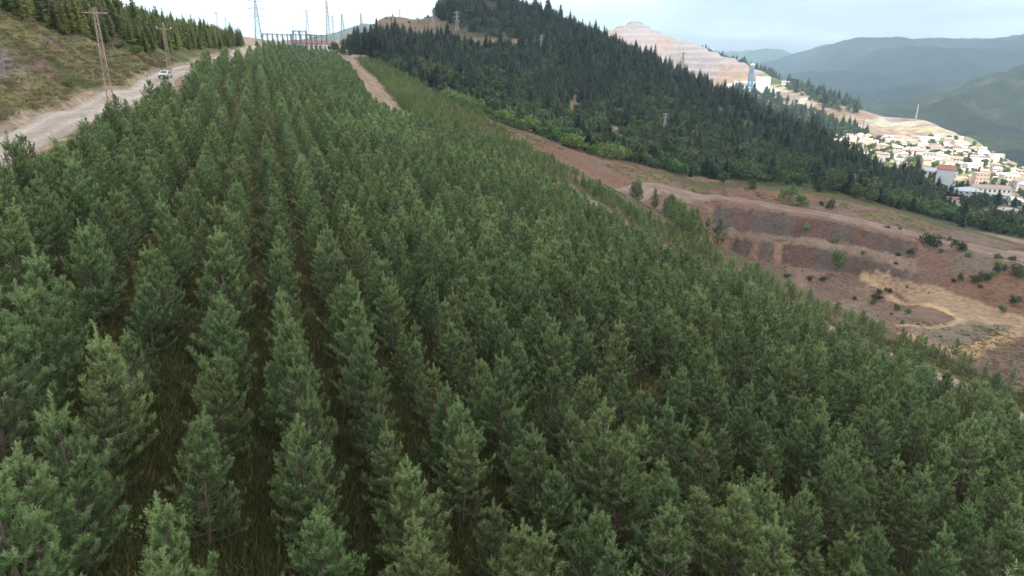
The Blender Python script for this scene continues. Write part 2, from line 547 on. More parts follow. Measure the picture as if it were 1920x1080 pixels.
def h_far(x, y):
    z = h_far0(x, y)
    d = fbm(x, y, 260, 3, 5) * 14 + fbm(x, y, 55, 3, 6) * 8
    k = np.floor((z + d) / 15.0); f = (z + d) / 15.0 - k
    zt = 15.0 * (k + smooth(0.45, 0.85, f)) - d
    m = in_poly(x, y, MINE).astype(float)
    return z + m * ((zt - z) * 0.85 * smooth(.25, .5, fbm(x, y, 120, 3, 8)) + (fbm(x, y, 22, 3, 12) - .5) * 4) + (1 - m) * (fbm(x, y, 60, 4, 9) - 0.5) * 7


def hit(px, py, h=None, r0=8.0, r1=1100.0):
    h = h or h_near
    a, t = azel(px, py)
    r = np.exp(np.linspace(math.log(r0), math.log(r1), 700))
    g = h(r * math.sin(a), r * math.cos(a)) - r * t
    i = np.argmax(g > 0)
    if g[i] <= 0:
        print('MISS', px, py); i = int(np.argmax(g)); return r[i] * math.sin(a), r[i] * math.cos(a)
    if i:
        w = g[i] / (g[i] - g[i - 1] + 1e-12); rr = r[i] + (r[i - 1] - r[i]) * w
    else:
        rr = r[0]
    return rr * math.sin(a), rr * math.cos(a)


# ------------------------------------------------------------------ roads in plan
ROAD_W = 7.4
road_main = spline([xy(float(road_s(t)), t) for t in (-40, 0, 40, 75, 100, 120, 140, 160, 180, 202, 238, 284, 340, 400)] + [xy(6, 450), xy(14, 485)], 14)
road_upper = spline([hit(*p) for p in ((632, 98), (655, 118), (680, 142), (703, 172), (725, 200), (748, 224), (775, 236), (800, 243))], 12)
road_bench = spline([hit(*p) for p in ((1165, 362), (1205, 354), (1255, 356))] + BENCH + [tuple(2 * np.array(BENCH[-1]) - BENCH[-2])], 10)
road_track = spline([xy(s, t) for s, t in ((70, 10), (66, 40), (62, 70), (59, 95), (60, 120), (63, 145))], 10)
road_valley = spline([hit(*p) for p in ((1800, 414), (1850, 412), (1890, 404), (1916, 397), (1900, 391), (1880, 391), (1866, 396), (1858, 392))], 10)
ROADS = ((road_main, ROAD_W), (road_upper, 8.5), (road_bench, 9.0), (road_track, 4.0), (road_valley, 8.0))


def road_dist(x, y):
    x = np.asarray(x, float); y = np.asarray(y, float)
    best = np.full(x.shape, 50.0)
    for pts, w in ROADS:
        p = np.vstack([pts[:-1:3], pts[-1:]])
        m = (x > p[:, 0].min() - 14) & (x < p[:, 0].max() + 14) & (y > p[:, 1].min() - 14) & (y < p[:, 1].max() + 14)
        if not m.any(): continue
        if p is not None and len(p) > 20:
            # coarse pass first, then the exact distance near the line only
            dc, _ = dist_line(x[m], y[m], np.vstack([p[:-1:6], p[-1:]]))
            k = np.where(m)[0][dc < 18 + w]
        else:
            k = np.where(m)[0]
        if not len(k): continue
        d, _ = dist_line(x[k], y[k], p)
        best[k] = np.minimum(best[k], d - w / 2)
    return best


def h_ground(x, y):
    """near terrain with roughness, sunk a little under the roads"""
    z = h_near(x, y)
    s, t = st(x, y)
    r = np.hypot(x, y)
    d = road_dist(x, y)
    rough = smooth(0.5, 8, d)
    bank_ = (s < road_s(t) - 7) & (t < 330)
    amp = np.where(bank_, 1.6, 0.35) + 2.5 * smooth(300, 420, r) * (s > 60)
    z = z + rough * amp * (fbm(x, y, 9, 4, 21) - 0.5) * np.minimum(1, r / 60) 
    z = z + rough * bank_ * (fbm(s * 0.5, t, 6, 4, 33) - 0.5) * 2.2
    # gullies in the quarry faces
    q = in_poly(x, y, QUARRY_FACE)
    az_ = np.arctan2(x, y) * 250
    qk = np.zeros(np.shape(x)); iq = np.where(q)[0]
    if len(iq):
        dc, _ = dist_line(np.asarray(x)[iq], np.asarray(y)[iq], [p_[:2] for p_ in cr2]); qk[iq] = smooth(.5, 6, dc) * (1 - .8 * in_poly(np.asarray(x)[iq], np.asarray(y)[iq], SHELF))
    ridge_ = np.abs(fbm(az_, r * .25, 3.2, 3, 44) - .5) * 2
    z = z - qk * (1 - smooth(0, .3, ridge_)) * .8 + qk * (fbm(az_, r * .5, 2.2, 3, 45) - .5) * .9
    q2 = in_poly(x, y, QUARRY) & ~q
    z = z + q2 * rough * (fbm(x, y, 11, 4, 46) - .5) * np.where(r > 200, 1.0, .4)
    return z - 0.45 * smooth(1.0, -1.0, d)


QUARRY_FACE = [tuple(p[:2]) for p in cr2] + [tuple(p[:2]) for p in reversed(toe1)]
SHELF = [tuple(p[:2]) for p in cr1] + [tuple(p[:2]) for p in reversed(toe2)]
QUARRY = [hit(*p) for p in ((905, 224), (1000, 252), (1080, 282), (1160, 300), (1240, 322), (1275, 345), (1400, 352), (1560, 372), (1700, 405), (1800, 432), (1920, 462))] + [xy(200, 140), xy(200, 20), xy(96, 0), xy(89, 60), xy(86, 110), xy(84, 150), xy(82, 190), xy(80, 235)]
HILL_POLY = [hit(*p) for p in ((690, 105), (760, 141), (830, 180), (900, 210), (1000, 250), (1080, 281), (1160, 300), (1250, 322), (1400, 347), (1560, 365), (1700, 400), (1800, 428), (1920, 458))] + [at_r(1990, 400, 700)[:2], at_r(1600, 300, 900)[:2], at_r(900, 0, 1000)[:2], at_r(640, 60, 800)[:2], at_r(640, 80, 480)[:2]]


def ground_colour(x, y, z):
    s, t = st(x, y)
    r = np.hypot(x, y)
    n1 = fbm(x, y, 14, 4, 1)[:, None]; n2 = fbm(x, y, 3, 3, 2)[:, None]; n3 = fbm(x, y, 45, 3, 3)[:, None]
    C = lambda *c: np.array(c)
    # planted slope: low herbs, dry grass, bare brown soil
    herb = C(.050, .058, .021); dry = C(.12, .092, .045); soil = C(.14, .09, .058)
    col = herb + (dry - herb) * .7 * smooth(.46, .72, n1) + (soil - herb) * 0.5 * smooth(.62, .8, n2)
    sl = smooth(10, 60, s)[:, None]
    col = col * (1 - .3 * sl) + soil * .3 * sl
    # road bank: dry grass, violet-grey scree, green tufts
    grass = C(.085, .105, .034); straw = C(.150, .132, .060); scree = C(.155, .125, .125); brown = C(.155, .10, .075)
    nb = fbm(s * .45, t, 11, 4, 8)[:, None]; nc = fbm(s * .5, t, 5, 4, 12)[:, None]
    bank = grass + (straw - grass) * smooth(.40, .62, nb) + (C(.055, .08, .026) - grass) * smooth(.55, .72, n1) * .8
    bank = bank + (brown - bank) * smooth(.55, .68, nc) * .8
    sm = smooth(.56, .64, fbm(s * .35 + 40, t, 16, 3, 61))[:, None] * (smooth(-8, -12, s - road_s(t)) * smooth(-34, -27, s - road_s(t)))[:, None]
    bank = bank + (scree - bank) * sm
    mb = smooth(6.5, 5, s - road_s(t) + (n2[:, 0] - .5) * 2)[:, None]
    col = col + (bank - col) * mb
    # dusty road shoulders
    dust = C(.30, .225, .17)
    d = road_dist(x, y)
    ds = smooth(1.6, .2, d + (n2[:, 0] - .5) * 3)[:, None]
    col = col + (dust - col) * ds * .85
    # quarry: red-brown spoil, grey-violet rock, ochre sand, thin grass
    red = C(.148, .082, .054); rock = C(.122, .098, .078); ochre = C(.36, .215, .105); qgr = C(.13, .115, .05); plum = C(.150, .096, .070)
    q = red + (plum - red) * smooth(.4, .6, n3)
    q = q + (rock - q) * smooth(.56, .68, n1) * .7
    q = q + (qgr - q) * smooth(.58, .70, fbm(x, y, 22, 4, 71))[:, None] * smooth(.35, .6, n2)
    fm = in_poly(x, y, QUARRY_FACE)[:, None]
    st_ = fbm(np.arctan2(x, y) * 250, r * .15, 5, 4, 77)[:, None]; st2 = fbm(np.arctan2(x, y) * 250, r * .3, 40, 3, 78)[:, None]
    fq = C(.098, .054, .040) + (C(.085, .072, .064) - C(.098, .054, .040)) * smooth(.42, .58, st2 * .6 + st_ * .4) + (C(.20, .10, .055) - C(.098, .054, .040)) * smooth(.60, .72, st_)
    shelf = in_poly(x, y, SHELF)[:, None]
    fq = np.where(shelf, C(.165, .115, .088) * (.8 + .4 * n2), fq)
    q = np.where(fm, fq, q)
    for poly, c in YARD:
        m = in_poly(x + (n2[:, 0] - .5) * 1.2, y + (n2[:, 0] - .5) * 1.2, poly)[:, None]
        q = np.where(m, c * (0.8 + .4 * n1), q)
    for line, w, c in BANDS:
        dd, _ = dist_line(x, y, line)
        m = smooth(w, w * .4, dd + (n2[:, 0] - .5) * w)[:, None]
        q = q + (c - q) * m
    mq = in_poly(x + (n1[:, 0] - .5) * 7, y + (n1[:, 0] - .5) * 7, QUARRY)[:, None]
    col = np.where(mq, q, col)
    # hill: dark forest floor, brown heath where it is open
    floor_ = C(.055, .055, .028); heath = C(.165, .115, .080); green = C(.085, .10, .04)
    hcol = floor_ + (heath - floor_) * smooth(.50, .62, fbm(x, y, 60, 4, 91))[:, None] + (green - floor_) * .6 * smooth(.5, .65, n1)
    hp = project(x, y, z)
    bare = (smooth(540, 600, r) * smooth(-.02, .03, np.arctan2(x, y) * 0 + .01 + (820 - hp[0]) / 4000))[:, None]
    hcol = hcol + (heath * 1.15 - hcol) * bare * .8
    mh = in_poly(x + (n1[:, 0] - .5) * 9, y + (n1[:, 0] - .5) * 9, HILL_POLY)[:, None]
    col = np.where(mh, hcol, col)
    sub = (smooth(432, 446, t) * smooth(-45, -30, s))[:, None] * (~mh)
    col = col + (C(.33, .25, .19) - col) * sub
    return np.clip(col, .01, .8)


def plan(*px):
    return [hit(*p) for p in px]


YARD = [
    (plan((1628, 512), (1668, 511), (1735, 532), (1800, 556), (1860, 575), (1925, 594), (1925, 642), (1860, 618), (1800, 597), (1745, 574), (1690, 550)), np.array((.265, .185, .118))),
    (plan((1690, 595), (1815, 598), (1900, 610), (1880, 628), (1790, 662), (1712, 632)), np.array((.165, .130, .098))),
    (plan((1800, 664), (1890, 628), (1960, 650), (1960, 720), (1850, 715)), np.array((.135, .086, .068))),
    (plan((1480, 500), (1600, 514), (1690, 556), (1745, 580), (1795, 602), (1700, 620), (1600, 575), (1480, 530)), np.array((.155, .105, .080))),
]
BANDS = [
    (plan((1700, 632), (1730, 645), (1780, 660), (1815, 660), (1850, 645), (1885, 630)), 3.2, np.array((.31, .21, .115))),
    (plan((1690, 610), (1740, 615), (1790, 605), (1812, 597)), 1.5, np.array((.30, .21, .13))),
    (plan((1620, 518), (1660, 545), (1720, 570), (1800, 598)), 1.2, np.array((.36, .25, .15))),
    (plan((1270, 402), (1300, 425)), 4.0, np.array((.33, .165, .075))),
]


def polar_sheet(a0, a1, na, r0, r1, nr, h, R=None):
    A = np.radians(np.linspace(a0, a1, na))
    if R is None: R = np.exp(np.linspace(math.log(r0), math.log(r1), nr))
    nr = len(R)
    a, r = np.meshgrid(A, R)
    x = (r * np.sin(a)).ravel(); y = (r * np.cos(a)).ravel()
    z = h(x, y)
    i = np.arange(nr * na).reshape(nr, na)
    f = np.stack([i[:-1, :-1], i[:-1, 1:], i[1:, 1:], i[1:, :-1]], -1).reshape(-1, 4)
    return x, y, z, f


def submesh(name, V, f, mask, cols, mat):
    ff = f[mask]
    used = np.unique(ff)
    remap = np.full(len(V), -1); remap[used] = np.arange(len(used))
    me = mesh_np(name, V[used], remap[ff], mat, True, cols[used])
    return obj(name, me, kind='structure')


m_near = mat_ground('soil_and_herbs', 0.5, 0.4, 0.18, 0.5)
m_bank = mat_ground('grassy_scree', 0.7, 0.45, 0.5, 0.9)
m_quarry = mat_ground('red_spoil', 1.3, 0.3, 0.5, 1.5)
m_hill = mat_ground('forest_floor', 2.5, 0.4, 1.0, 3.0)
R1 = np.exp(np.r_[np.arange(math.log(6), math.log(180), .0135), np.arange(math.log(180), math.log(300), .0032), np.arange(math.log(300), math.log(1000), .0115)])
X1, Y1, Z1, F1 = polar_sheet(-52, 52, 640, 6, 1000, 500, h_ground, R1)
V1 = np.stack([X1, Y1, Z1], 1)
C1 = ground_colour(X1, Y1, Z1)
cx, cy = X1[F1].mean(1), Y1[F1].mean(1)
cs, ct = st(cx, cy)
zq = in_poly(cx, cy, QUARRY)
zh = in_poly(cx, cy, HILL_POLY) & ~zq
zb = (cs < road_s(ct) + 4.5) & ~zh & ~zq
zp = ~(zq | zh | zb)
submesh('plantation_ground', V1, F1, zp, C1, m_near)
submesh('roadside_slope_terrain', V1, F1, zb, C1, m_bank)
submesh('quarry_ground', V1, F1, zq, C1, m_quarry)
submesh('forest_hill', V1, F1, zh, C1, m_hill)
# ------------------------------------------------------------------ roads as draped sheets
def h1(x, y):
    return h_near(np.asarray(x, float), np.asarray(y, float))


def road_mesh(name, pts, w, mat, tone, lift=0.0, h=None, cross=9):
    h = h or h1
    P = np.array(pts); D = np.gradient(P, axis=0); D /= np.linalg.norm(D, axis=1)[:, None]
    Nn = np.stack([D[:, 1], -D[:, 0]], 1)
    us = np.linspace(-1, 1, cross)
    V = []; 
    for i in range(len(P)):
        e = w / 2 * (1 + .10 * (vnoise(i * .35, 3.3, 5) - .5))
        for u in us:
            p = P[i] + Nn[i] * u * e
            V.append((p[0], p[1], abs(u)))
    V = np.array(V)
    z = h(V[:, 0], V[:, 1]) + lift + .05 * (1 - V[:, 2] ** 2) - .55 * (V[:, 2] > .99)
    # wheel tracks pressed into the gravel
    u = np.tile(us, len(P))
    V2 = np.stack([V[:, 0], V[:, 1], z - .06 * np.exp(-((np.abs(u) - .45) / .12) ** 2)], 1)
    n = cross
    i = np.arange(len(P) * n).reshape(len(P), n)
    f = np.stack([i[:-1, :-1], i[1:, :-1], i[1:, 1:], i[:-1, 1:]], -1).reshape(-1, 4)
    tr = np.exp(-((np.abs(u) - .45) / .16) ** 2)
    nn = fbm(V2[:, 0], V2[:, 1], 4, 3, 15)
    c = np.array(tone)[None] * (0.80 + .26 * tr[:, None] + .5 * (nn[:, None] - .5))
    return obj(name, mesh_np(name, V2, f, mat, True, c), kind='structure')


def densify(pts, step):
    P = np.array(pts); L = np.r_[0, np.cumsum(np.linalg.norm(np.diff(P, axis=0), axis=1))]
    q = np.linspace(0, L[-1], max(2, int(L[-1] / step)))
    return np.stack([np.interp(q, L, P[:, 0]), np.interp(q, L, P[:, 1])], 1)


m_road = mat_ground('gravel', 0.5, 0.24, 0.05, 0.35, coarse=12.0)
road_mesh('gravel_road', densify(road_main, 1.5), ROAD_W, m_road, (.40, .345, .305))
road_mesh('dirt_road', densify(road_upper, 1.5), 8.5, m_road, (.27, .19, .145))
road_mesh('bench_road', densify(road_bench, 2), 9, m_road, (.22, .155, .125))
road_mesh('dirt_path', densify(road_track, 1.5), 4, m_road, (.25, .20, .165))
road_mesh('asphalt_road', densify(road_valley, 2), 8, m_road, (.42, .40, .38))

# ------------------------------------------------------------------ valley with the town and the mine
def colour_far(x, y, z):
    C = lambda *c: np.array(c)
    n1 = fbm(x, y, 90, 4, 101)[:, None]; n2 = fbm(x, y, 28, 4, 102)[:, None]; n3 = fbm(x, y, 200, 3, 103)[:, None]
    px, py = project(x, y, z)
    green = C(.060, .085, .032); pale = C(.29, .235, .165); red = C(.185, .11, .085); grass = C(.16, .17, .07)
    col = green + (grass - green) * smooth(.45, .6, n1)
    # sunlit bare ground of the spur and the town
    spur = in_poly(px + (n2[:, 0] - .5) * 30, py + (n2[:, 0] - .5) * 12, [(1440, 165), (1480, 150), (1530, 178), (1600, 200), (1700, 215), (1800, 240), (1800, 262), (1660, 262), (1560, 250), (1540, 215), (1470, 190)])[:, None]
    n4 = fbm(x, y, 11, 4, 104)[:, None]
    sp = red + (pale - red) * smooth(.42, .58, n2) + (C(.20, .15, .15) - red) * smooth(.5, .62, n1)
    sp = sp * (.7 + .6 * n4)
    sp = sp + (grass - sp) * smooth(.56, .64, n4) * .7
    col = np.where(spur, sp, col)
    town = in_poly(px, py, [(1560, 258), (1640, 262), (1800, 258), (1860, 285), (1960, 320), (1960, 400), (1790, 340), (1640, 315)])[:, None]
    tw = C(.32, .27, .20) + (grass - C(.32, .27, .20)) * smooth(.40, .55, n2)
    col = np.where(town, tw, col)
    mine = in_poly(x, y, MINE)[:, None]
    # stepped mine wall: pink-grey faces, paler berms, rusty streaks
    k = fbm(x, y, 260, 3, 5) * 14 + fbm(x, y, 55, 3, 6) * 8
    f = (z + k) / 15.0; f = (f - np.floor(f))[:, None]
    mc = C(.205, .178, .175) + (C(.22, .172, .158) - C(.205, .178, .175)) * smooth(.45, .6, n1) + (C(.175, .175, .185) - C(.205, .178, .175)) * smooth(.5, .65, n3)
    mc = mc + (C(.30, .265, .245) - mc) * (f < .35) * .4
    orange = smooth(.6, .7, fbm(px, py, 40, 3, 107))[:, None]
    mc = mc + (C(.26, .155, .11) - mc) * orange * .5
    low = in_poly(px, py, [(1385, 128), (1440, 150), (1475, 160), (1400, 172), (1330, 168), (1350, 130)])[:, None]
    mc = np.where(low, C(.25, .175, .13) * (.8 + .4 * n2), mc)
    col = np.where(mine, mc, col)
    pad = in_poly(px, py, [(1355, 160), (1450, 160), (1465, 172), (1440, 182), (1400, 178), (1360, 172)])[:, None]
    col = np.where(pad, C(.36, .32, .27), col)
    return np.clip(col, .01, .8)


m_valley = mat_ground('valley_soil', 9, 0.3, 2.0, 12.0)
m_mine = mat_ground('mined_rock', 9, 0.2, 2.5, 10.0)
X2, Y2, Z2, F2 = polar_sheet(2, 54, 380, 480, 2750, 430, h_far)
V2_ = np.stack([X2, Y2, Z2], 1)
C2 = colour_far(X2, Y2, Z2)
c2x, c2y = X2[F2].mean(1), Y2[F2].mean(1)
zm = in_poly(c2x, c2y, MINE)
submesh('mine_terraces', V2_, F2, zm, C2, m_mine)
submesh('valley_ground', V2_, F2, ~zm, C2, m_valley)

# ------------------------------------------------------------------ far mountains
def h_cached(f, x0, x1, y0, y1, n=160):
    pass


def ridge(name, pts, hidden, a0, a1, na, r0, r1, nr, rough, seed, cols, length=1500.0):
    P = [tuple(at_r(*p)) for p in pts]
    for px, r, z in hidden:
        a, _ = azel(px, 150); P.append((r * math.sin(a), r * math.cos(a), z))
    h0 = tps(P, length)
    def h(x, y):
        n = fbm(x, y, rough * 9, 5, seed)
        rd = 1 - np.abs(2 * fbm(x + 90, y, rough * 6, 4, seed + 50) - 1)
        return h0(x, y) + (n - .5) * rough * 1.5 + (rd - .75) * rough * 1.9
    x, y, z, f = polar_sheet(a0, a1, na, r0, r1, nr, h)
    n1 = fbm(x, y, rough * 5, 5, seed + 9)[:, None]; n2 = fbm(x, y, rough * 1.2, 4, seed + 19)[:, None]
    A, B, Cc = (np.array(c) for c in cols)
    c = A + (B - A) * 1.4 * smooth(.45, .62, n1) + (Cc - A) * smooth(.64, .72, n2) * smooth(.58, .68, n1) * .4
    m = mat_ground(name + '_woods', rough * .12, 0.45, rough * .10, rough * .12)
    return obj(name, mesh_np(name, np.stack([x, y, z], 1), f, m, True, c), kind='structure')


dk = ((.026, .040, .028), (.050, .066, .038), (.16, .15, .11))
ridge('wooded_ridge_terrain', [(1560, 222, 2000), (1640, 208, 2300), (1700, 198, 2500), (1750, 187, 2600), (1800, 174, 2700), (1850, 162, 2750), (1920, 146, 2800), (2000, 128, 2800), (1750, 240, 2100), (1850, 260, 1900), (1920, 300, 1700), (1920, 230, 2150), (2000, 250, 2000), (1840, 215, 2250), (1680, 230, 2050)],
      [(1560, 1600, -260), (1750, 1400, -230), (1920, 1250, -210), (2050, 1250, -210), (1640, 3300, -250), (1850, 3700, -150), (2000, 3800, -60)], 18, 54, 260, 1150, 3900, 170, 60, 300, dk)
ridge('far_mountain', [(1380, 150, 6000), (1450, 133, 6800), (1500, 116, 7200), (1560, 103, 7400), (1610, 93, 7500), (1650, 88, 7500), (1760, 88, 7600), (1850, 86, 7600), (1920, 84, 7600), (2050, 80, 7600),
      (1450, 160, 5400), (1560, 150, 5600), (1700, 140, 5800), (1850, 135, 5800), (1950, 140, 5800), (1500, 180, 4500), (1600, 190, 4300), (1700, 180, 4400), (1850, 165, 4600), (2000, 170, 4600), (1600, 205, 3600), (1400, 175, 4800)],
      [(1400, 3000, -330), (1600, 2900, -330), (1800, 3000, -330), (2000, 3000, -330), (1400, 9500, -200), (1600, 9800, 100), (1900, 9900, 200)], 8, 54, 300, 2900, 9800, 170, 150, 400, ((.028, .042, .032), (.058, .072, .045), (.20, .18, .14)))
ridge('distant_range', [(1290, 112, 10500), (1350, 106, 10800), (1390, 106, 11000), (1430, 102, 11000), (1485, 100, 11000), (1505, 107, 11000), (1540, 112, 11000), (1390, 125, 9500), (1500, 130, 9500)],
      [(1200, 9000, -300), (1300, 12500, -400), (1500, 12500, -400), (1600, 11000, -200)], 2, 30, 160, 8500, 12600, 60, 120, 500, dk)
ridge('distant_hill', [(560, 82, 3000), (600, 74, 3100), (640, 62, 3200), (665, 54, 3200), (690, 50, 3250), (720, 62, 3200)],
      [(500, 2400, 0), (650, 2300, 10), (800, 2500, 20), (650, 4000, 20), (480, 3200, 20), (800, 3300, 60)], -26, 2, 120, 2300, 4100, 50, 20, 600, dk)
# ------------------------------------------------------------------ the air: even haze over the whole scene
hz = MB()
hz.box(-9500, 12500, -400, 13200, -700, 900)
m_haze = bpy.data.materials.new('haze'); m_haze.use_nodes = True
m_haze.node_tree.nodes.clear()
_o = m_haze.node_tree.nodes.new('ShaderNodeOutputMaterial'); _v = m_haze.node_tree.nodes.new('ShaderNodeVolumePrincipled')
_v.inputs['Color'].default_value = (0.56, 0.80, 1.0, 1); _v.inputs['Density'].default_value = 0.000142
_v.inputs['Anisotropy'].default_value = 0.2
m_haze.node_tree.links.new(_v.outputs['Volume'], _o.inputs['Volume'])
hz.build('haze', m_haze, kind='stuff')
# ------------------------------------------------------------------ plants: meshes
def unit(v):
    return v / (np.linalg.norm(v, axis=-1, keepdims=True) + 1e-9)


def needles(base_p, d, L, R, n, w, g, age, lean=0.85):
    """bottle-brush shoots: every needle bunch one slim triangle. base_p,d (k,3); L,R,age (k)"""
    k = len(base_p)
    ref = np.where(np.abs(d[:, 2:3]) < .9, np.array([[0, 0, 1.]]), np.array([[1., 0, 0]]))
    a = unit(np.cross(d, ref)); b = np.cross(d, a)
    u = (np.arange(n)[None] + g.random((k, n))) / n
    phi = np.arange(n)[None] * 2.39996 + g.random((k, 1)) * 6.28 + g.normal(0, .35, (k, n))
    rad = a[:, None] * np.cos(phi)[..., None] + b[:, None] * np.sin(phi)[..., None]
    p = base_p[:, None] + d[:, None] * (L[:, None] * u)[..., None]
    nd = unit(d[:, None] * lean + rad * (1.0 + .35 * g.normal(size=(k, n, 1))) + g.normal(0, .12, (k, n, 3)))
    ln = (R[:, None] * (1.0 + .3 * g.normal(size=(k, n))))[..., None] * 1.25
    tip = p + nd * ln
    tan = unit(np.cross(nd, rad + g.normal(0, .5, (k, n, 3)))) * (w / 2)
    V = np.stack([p - tan, p + tan, tip + tan * .45, tip - tan * .45], 2).reshape(-1, 3)
    f = np.arange(len(V)).reshape(-1, 4)
    tone = np.repeat(np.clip(age[:, None] + .30 * (u - .45) + g.normal(0, .08, (k, n)), 0, 1).ravel(), 4)
    return V, f, np.repeat(tone[:, None], 3, 1)


def sticks(segs, sides=4):
    """tapered twigs: segs rows (p0,p1,r0,r1)"""
    p0 = np.array([s[0] for s in segs]); p1 = np.array([s[1] for s in segs])
    r0 = np.array([s[2] for s in segs]); r1 = np.array([s[3] for s in segs])
    d = unit(p1 - p0); ref = np.where(np.abs(d[:, 2:3]) < .9, np.array([[0, 0, 1.]]), np.array([[1., 0, 0]]))
    a = unit(np.cross(d, ref)); b = np.cross(d, a)
    an = np.arange(sides) * 2 * math.pi / sides
    ring = a[:, None] * np.cos(an)[None, :, None] + b[:, None] * np.sin(an)[None, :, None]
    V = np.concatenate([p0[:, None] + ring * r0[:, None, None], p1[:, None] + ring * r1[:, None, None]], 1).reshape(-1, 3)
    f = []
    for k in range(len(segs)):
        o = k * 2 * sides
        for i in range(sides):
            j = (i + 1) % sides
            f.append((o + i, o + j, o + sides + j, o + sides + i))
    return V, np.array(f)


def pine_parts(seed, H, level, spread=1.0, open_=0.0):
    """young Scots pine: whorls of rising boughs with brushy shoots and upright candles. level 2 near, 1 middle, 0 far"""
    g = np.random.default_rng(seed)
    segs = []; sb = []; sd = []; sL = []; sR = []; sa = []
    lean = g.normal(0, .03, 2)
    def trunk(z): return np.array([lean[0] * z + .03 * math.sin(z * 1.7 + seed), lean[1] * z + .03 * math.cos(z * 1.3 + seed), z])
    zs = np.linspace(0, H - .45, 9)
    for i in range(8):
        segs.append((trunk(zs[i]) - (np.array([0, 0, .3]) if i == 0 else 0), trunk(zs[i + 1]), .065 * (1 - zs[i] / H) + .014, .065 * (1 - zs[i + 1] / H) + .014))
    def shoot(p, d, L, R, age):
        sb.append(p); sd.append(d); sL.append(L); sR.append(R); sa.append(age + g.normal(0, .10))
    # leader and its ring of candles
    top = trunk(H - .45)
    ll = .55 * g.uniform(.75, 1.35)
    up = unit(np.array([lean[0] + g.normal(0, .06), lean[1] + g.normal(0, .06), 1.]))
    for _ in range((2, 3, 5)[level]): shoot(top - up * .2, unit(up + g.normal(0, .015, 3)), ll + .3, .072, .95)
    for i in range(5):
        a = i * 1.2566 + g.uniform(-.3, .3); e = g.uniform(.6, 1.15)
        _d = unit(np.array([math.cos(a), math.sin(a), 1.5 * e])); _l = ll * g.uniform(.5, .85)
        for _ in range(2 if level else 1): shoot(top - np.array([0, 0, .05]), _d, _l, .068, .92)
    z = H - .45 - .46
    step = {2: .20, 1: .26, 0: .42}[level]
    first = True
    while z > .35:
        f = (H - z) / H
        Lb = spread * (0.14 + 1.60 * min(f, .75) * (1 - .25 * max(0, f - .6) / .4))
        nb = (g.integers(5, 7) if f < .3 else g.integers(6, 9)) if level else 6
        a0 = g.uniform(0, 6.28)
        for i in range(nb):
            if g.random() < .06 + open_: continue
            a = a0 + i * 6.283 / nb + g.normal(0, .16)
            L = Lb * g.uniform(.65, 1.22)
            e0 = np.interp(f, [0, .25, .6, 1], [1.1, .70, .42, .2]) + g.normal(0, .08)
            hd = np.array([math.cos(a), math.sin(a), 0.])
            side = np.array([-math.sin(a), math.cos(a), 0.])
            p = trunk(z + g.normal(0, .03)); q = p.copy(); n = max(2, int(L / step + .5)); dl = L / n
            for j in range(n):
                u = (j + 1) / n
                e = e0 + .5 * u * u
                d = hd * math.cos(e) + np.array([0, 0, math.sin(e)])
                q2 = q + d * dl
                segs.append((q, q2, .016 * (1 - .7 * u) * (.6 + L / 2) + .003, .016 * (1 - .7 * min(1, u + 1 / n)) * (.6 + L / 2) + .004))
                if u > .10 + .2 * f:
                    for sgn in (-1, 1):
                        if g.random() < .30: continue
                        sl = (.24 + .32 * (1 - u) * min(1, L)) * g.uniform(.7, 1.35)
                        dd = unit(d * .7 + side * sgn * g.uniform(.6, 1.0) + np.array([0, 0, g.uniform(.35, 1.2)]))
                        shoot(q2, dd, sl, .066, .22 + .38 * u + .15 * (1 - f) + g.normal(0, .08))
                    if level and g.random() < .3:
                        shoot(q2, unit(np.array([0, 0, 1.]) + hd * .5 + g.normal(0, .3, 3)), .22, .064, .5)
                    shoot(q, d, dl * 1.1, .048, .15 + .2 * u)
                q = q2
            # end of the bough: a few upright new candles
            for j in range(3 if level else 2):
                dd = unit(d * .8 + np.array([0, 0, .75]) + g.normal(0, .26, 3))
                shoot(q, dd, g.uniform(.22, .42) if j == 0 else g.uniform(.16, .30), .064, .8 + .15 * (1 - f))
        z -= np.interp(f, [0, .15, .4, 1], [.56, .52, .44, .42]) * g.uniform(.75, 1.2)
    sb, sd, sL, sR, sa = map(np.array, (sb, sd, sL, sR, sa))
    n, w, mul = {2: (32, .021, 1.0), 1: (13, .042, 1.0), 0: (6, .11, 1.3)}[level]
    Vn, fn, tn = needles(sb, sd, sL * (1.05 if level else 1.15), sR * mul, n, w, g, sa, 1.1 if level == 2 else .9)
    if level < 2: segs = segs[:8] + [s for s in segs[8:] if g.random() < (.6 if level else 0)]
    Vw, fw = sticks(segs, 5 if level == 2 else 3)
    ntr = 8 * 2 * (5 if level == 2 else 3)
    return Vn, fn, tn, Vw, fw


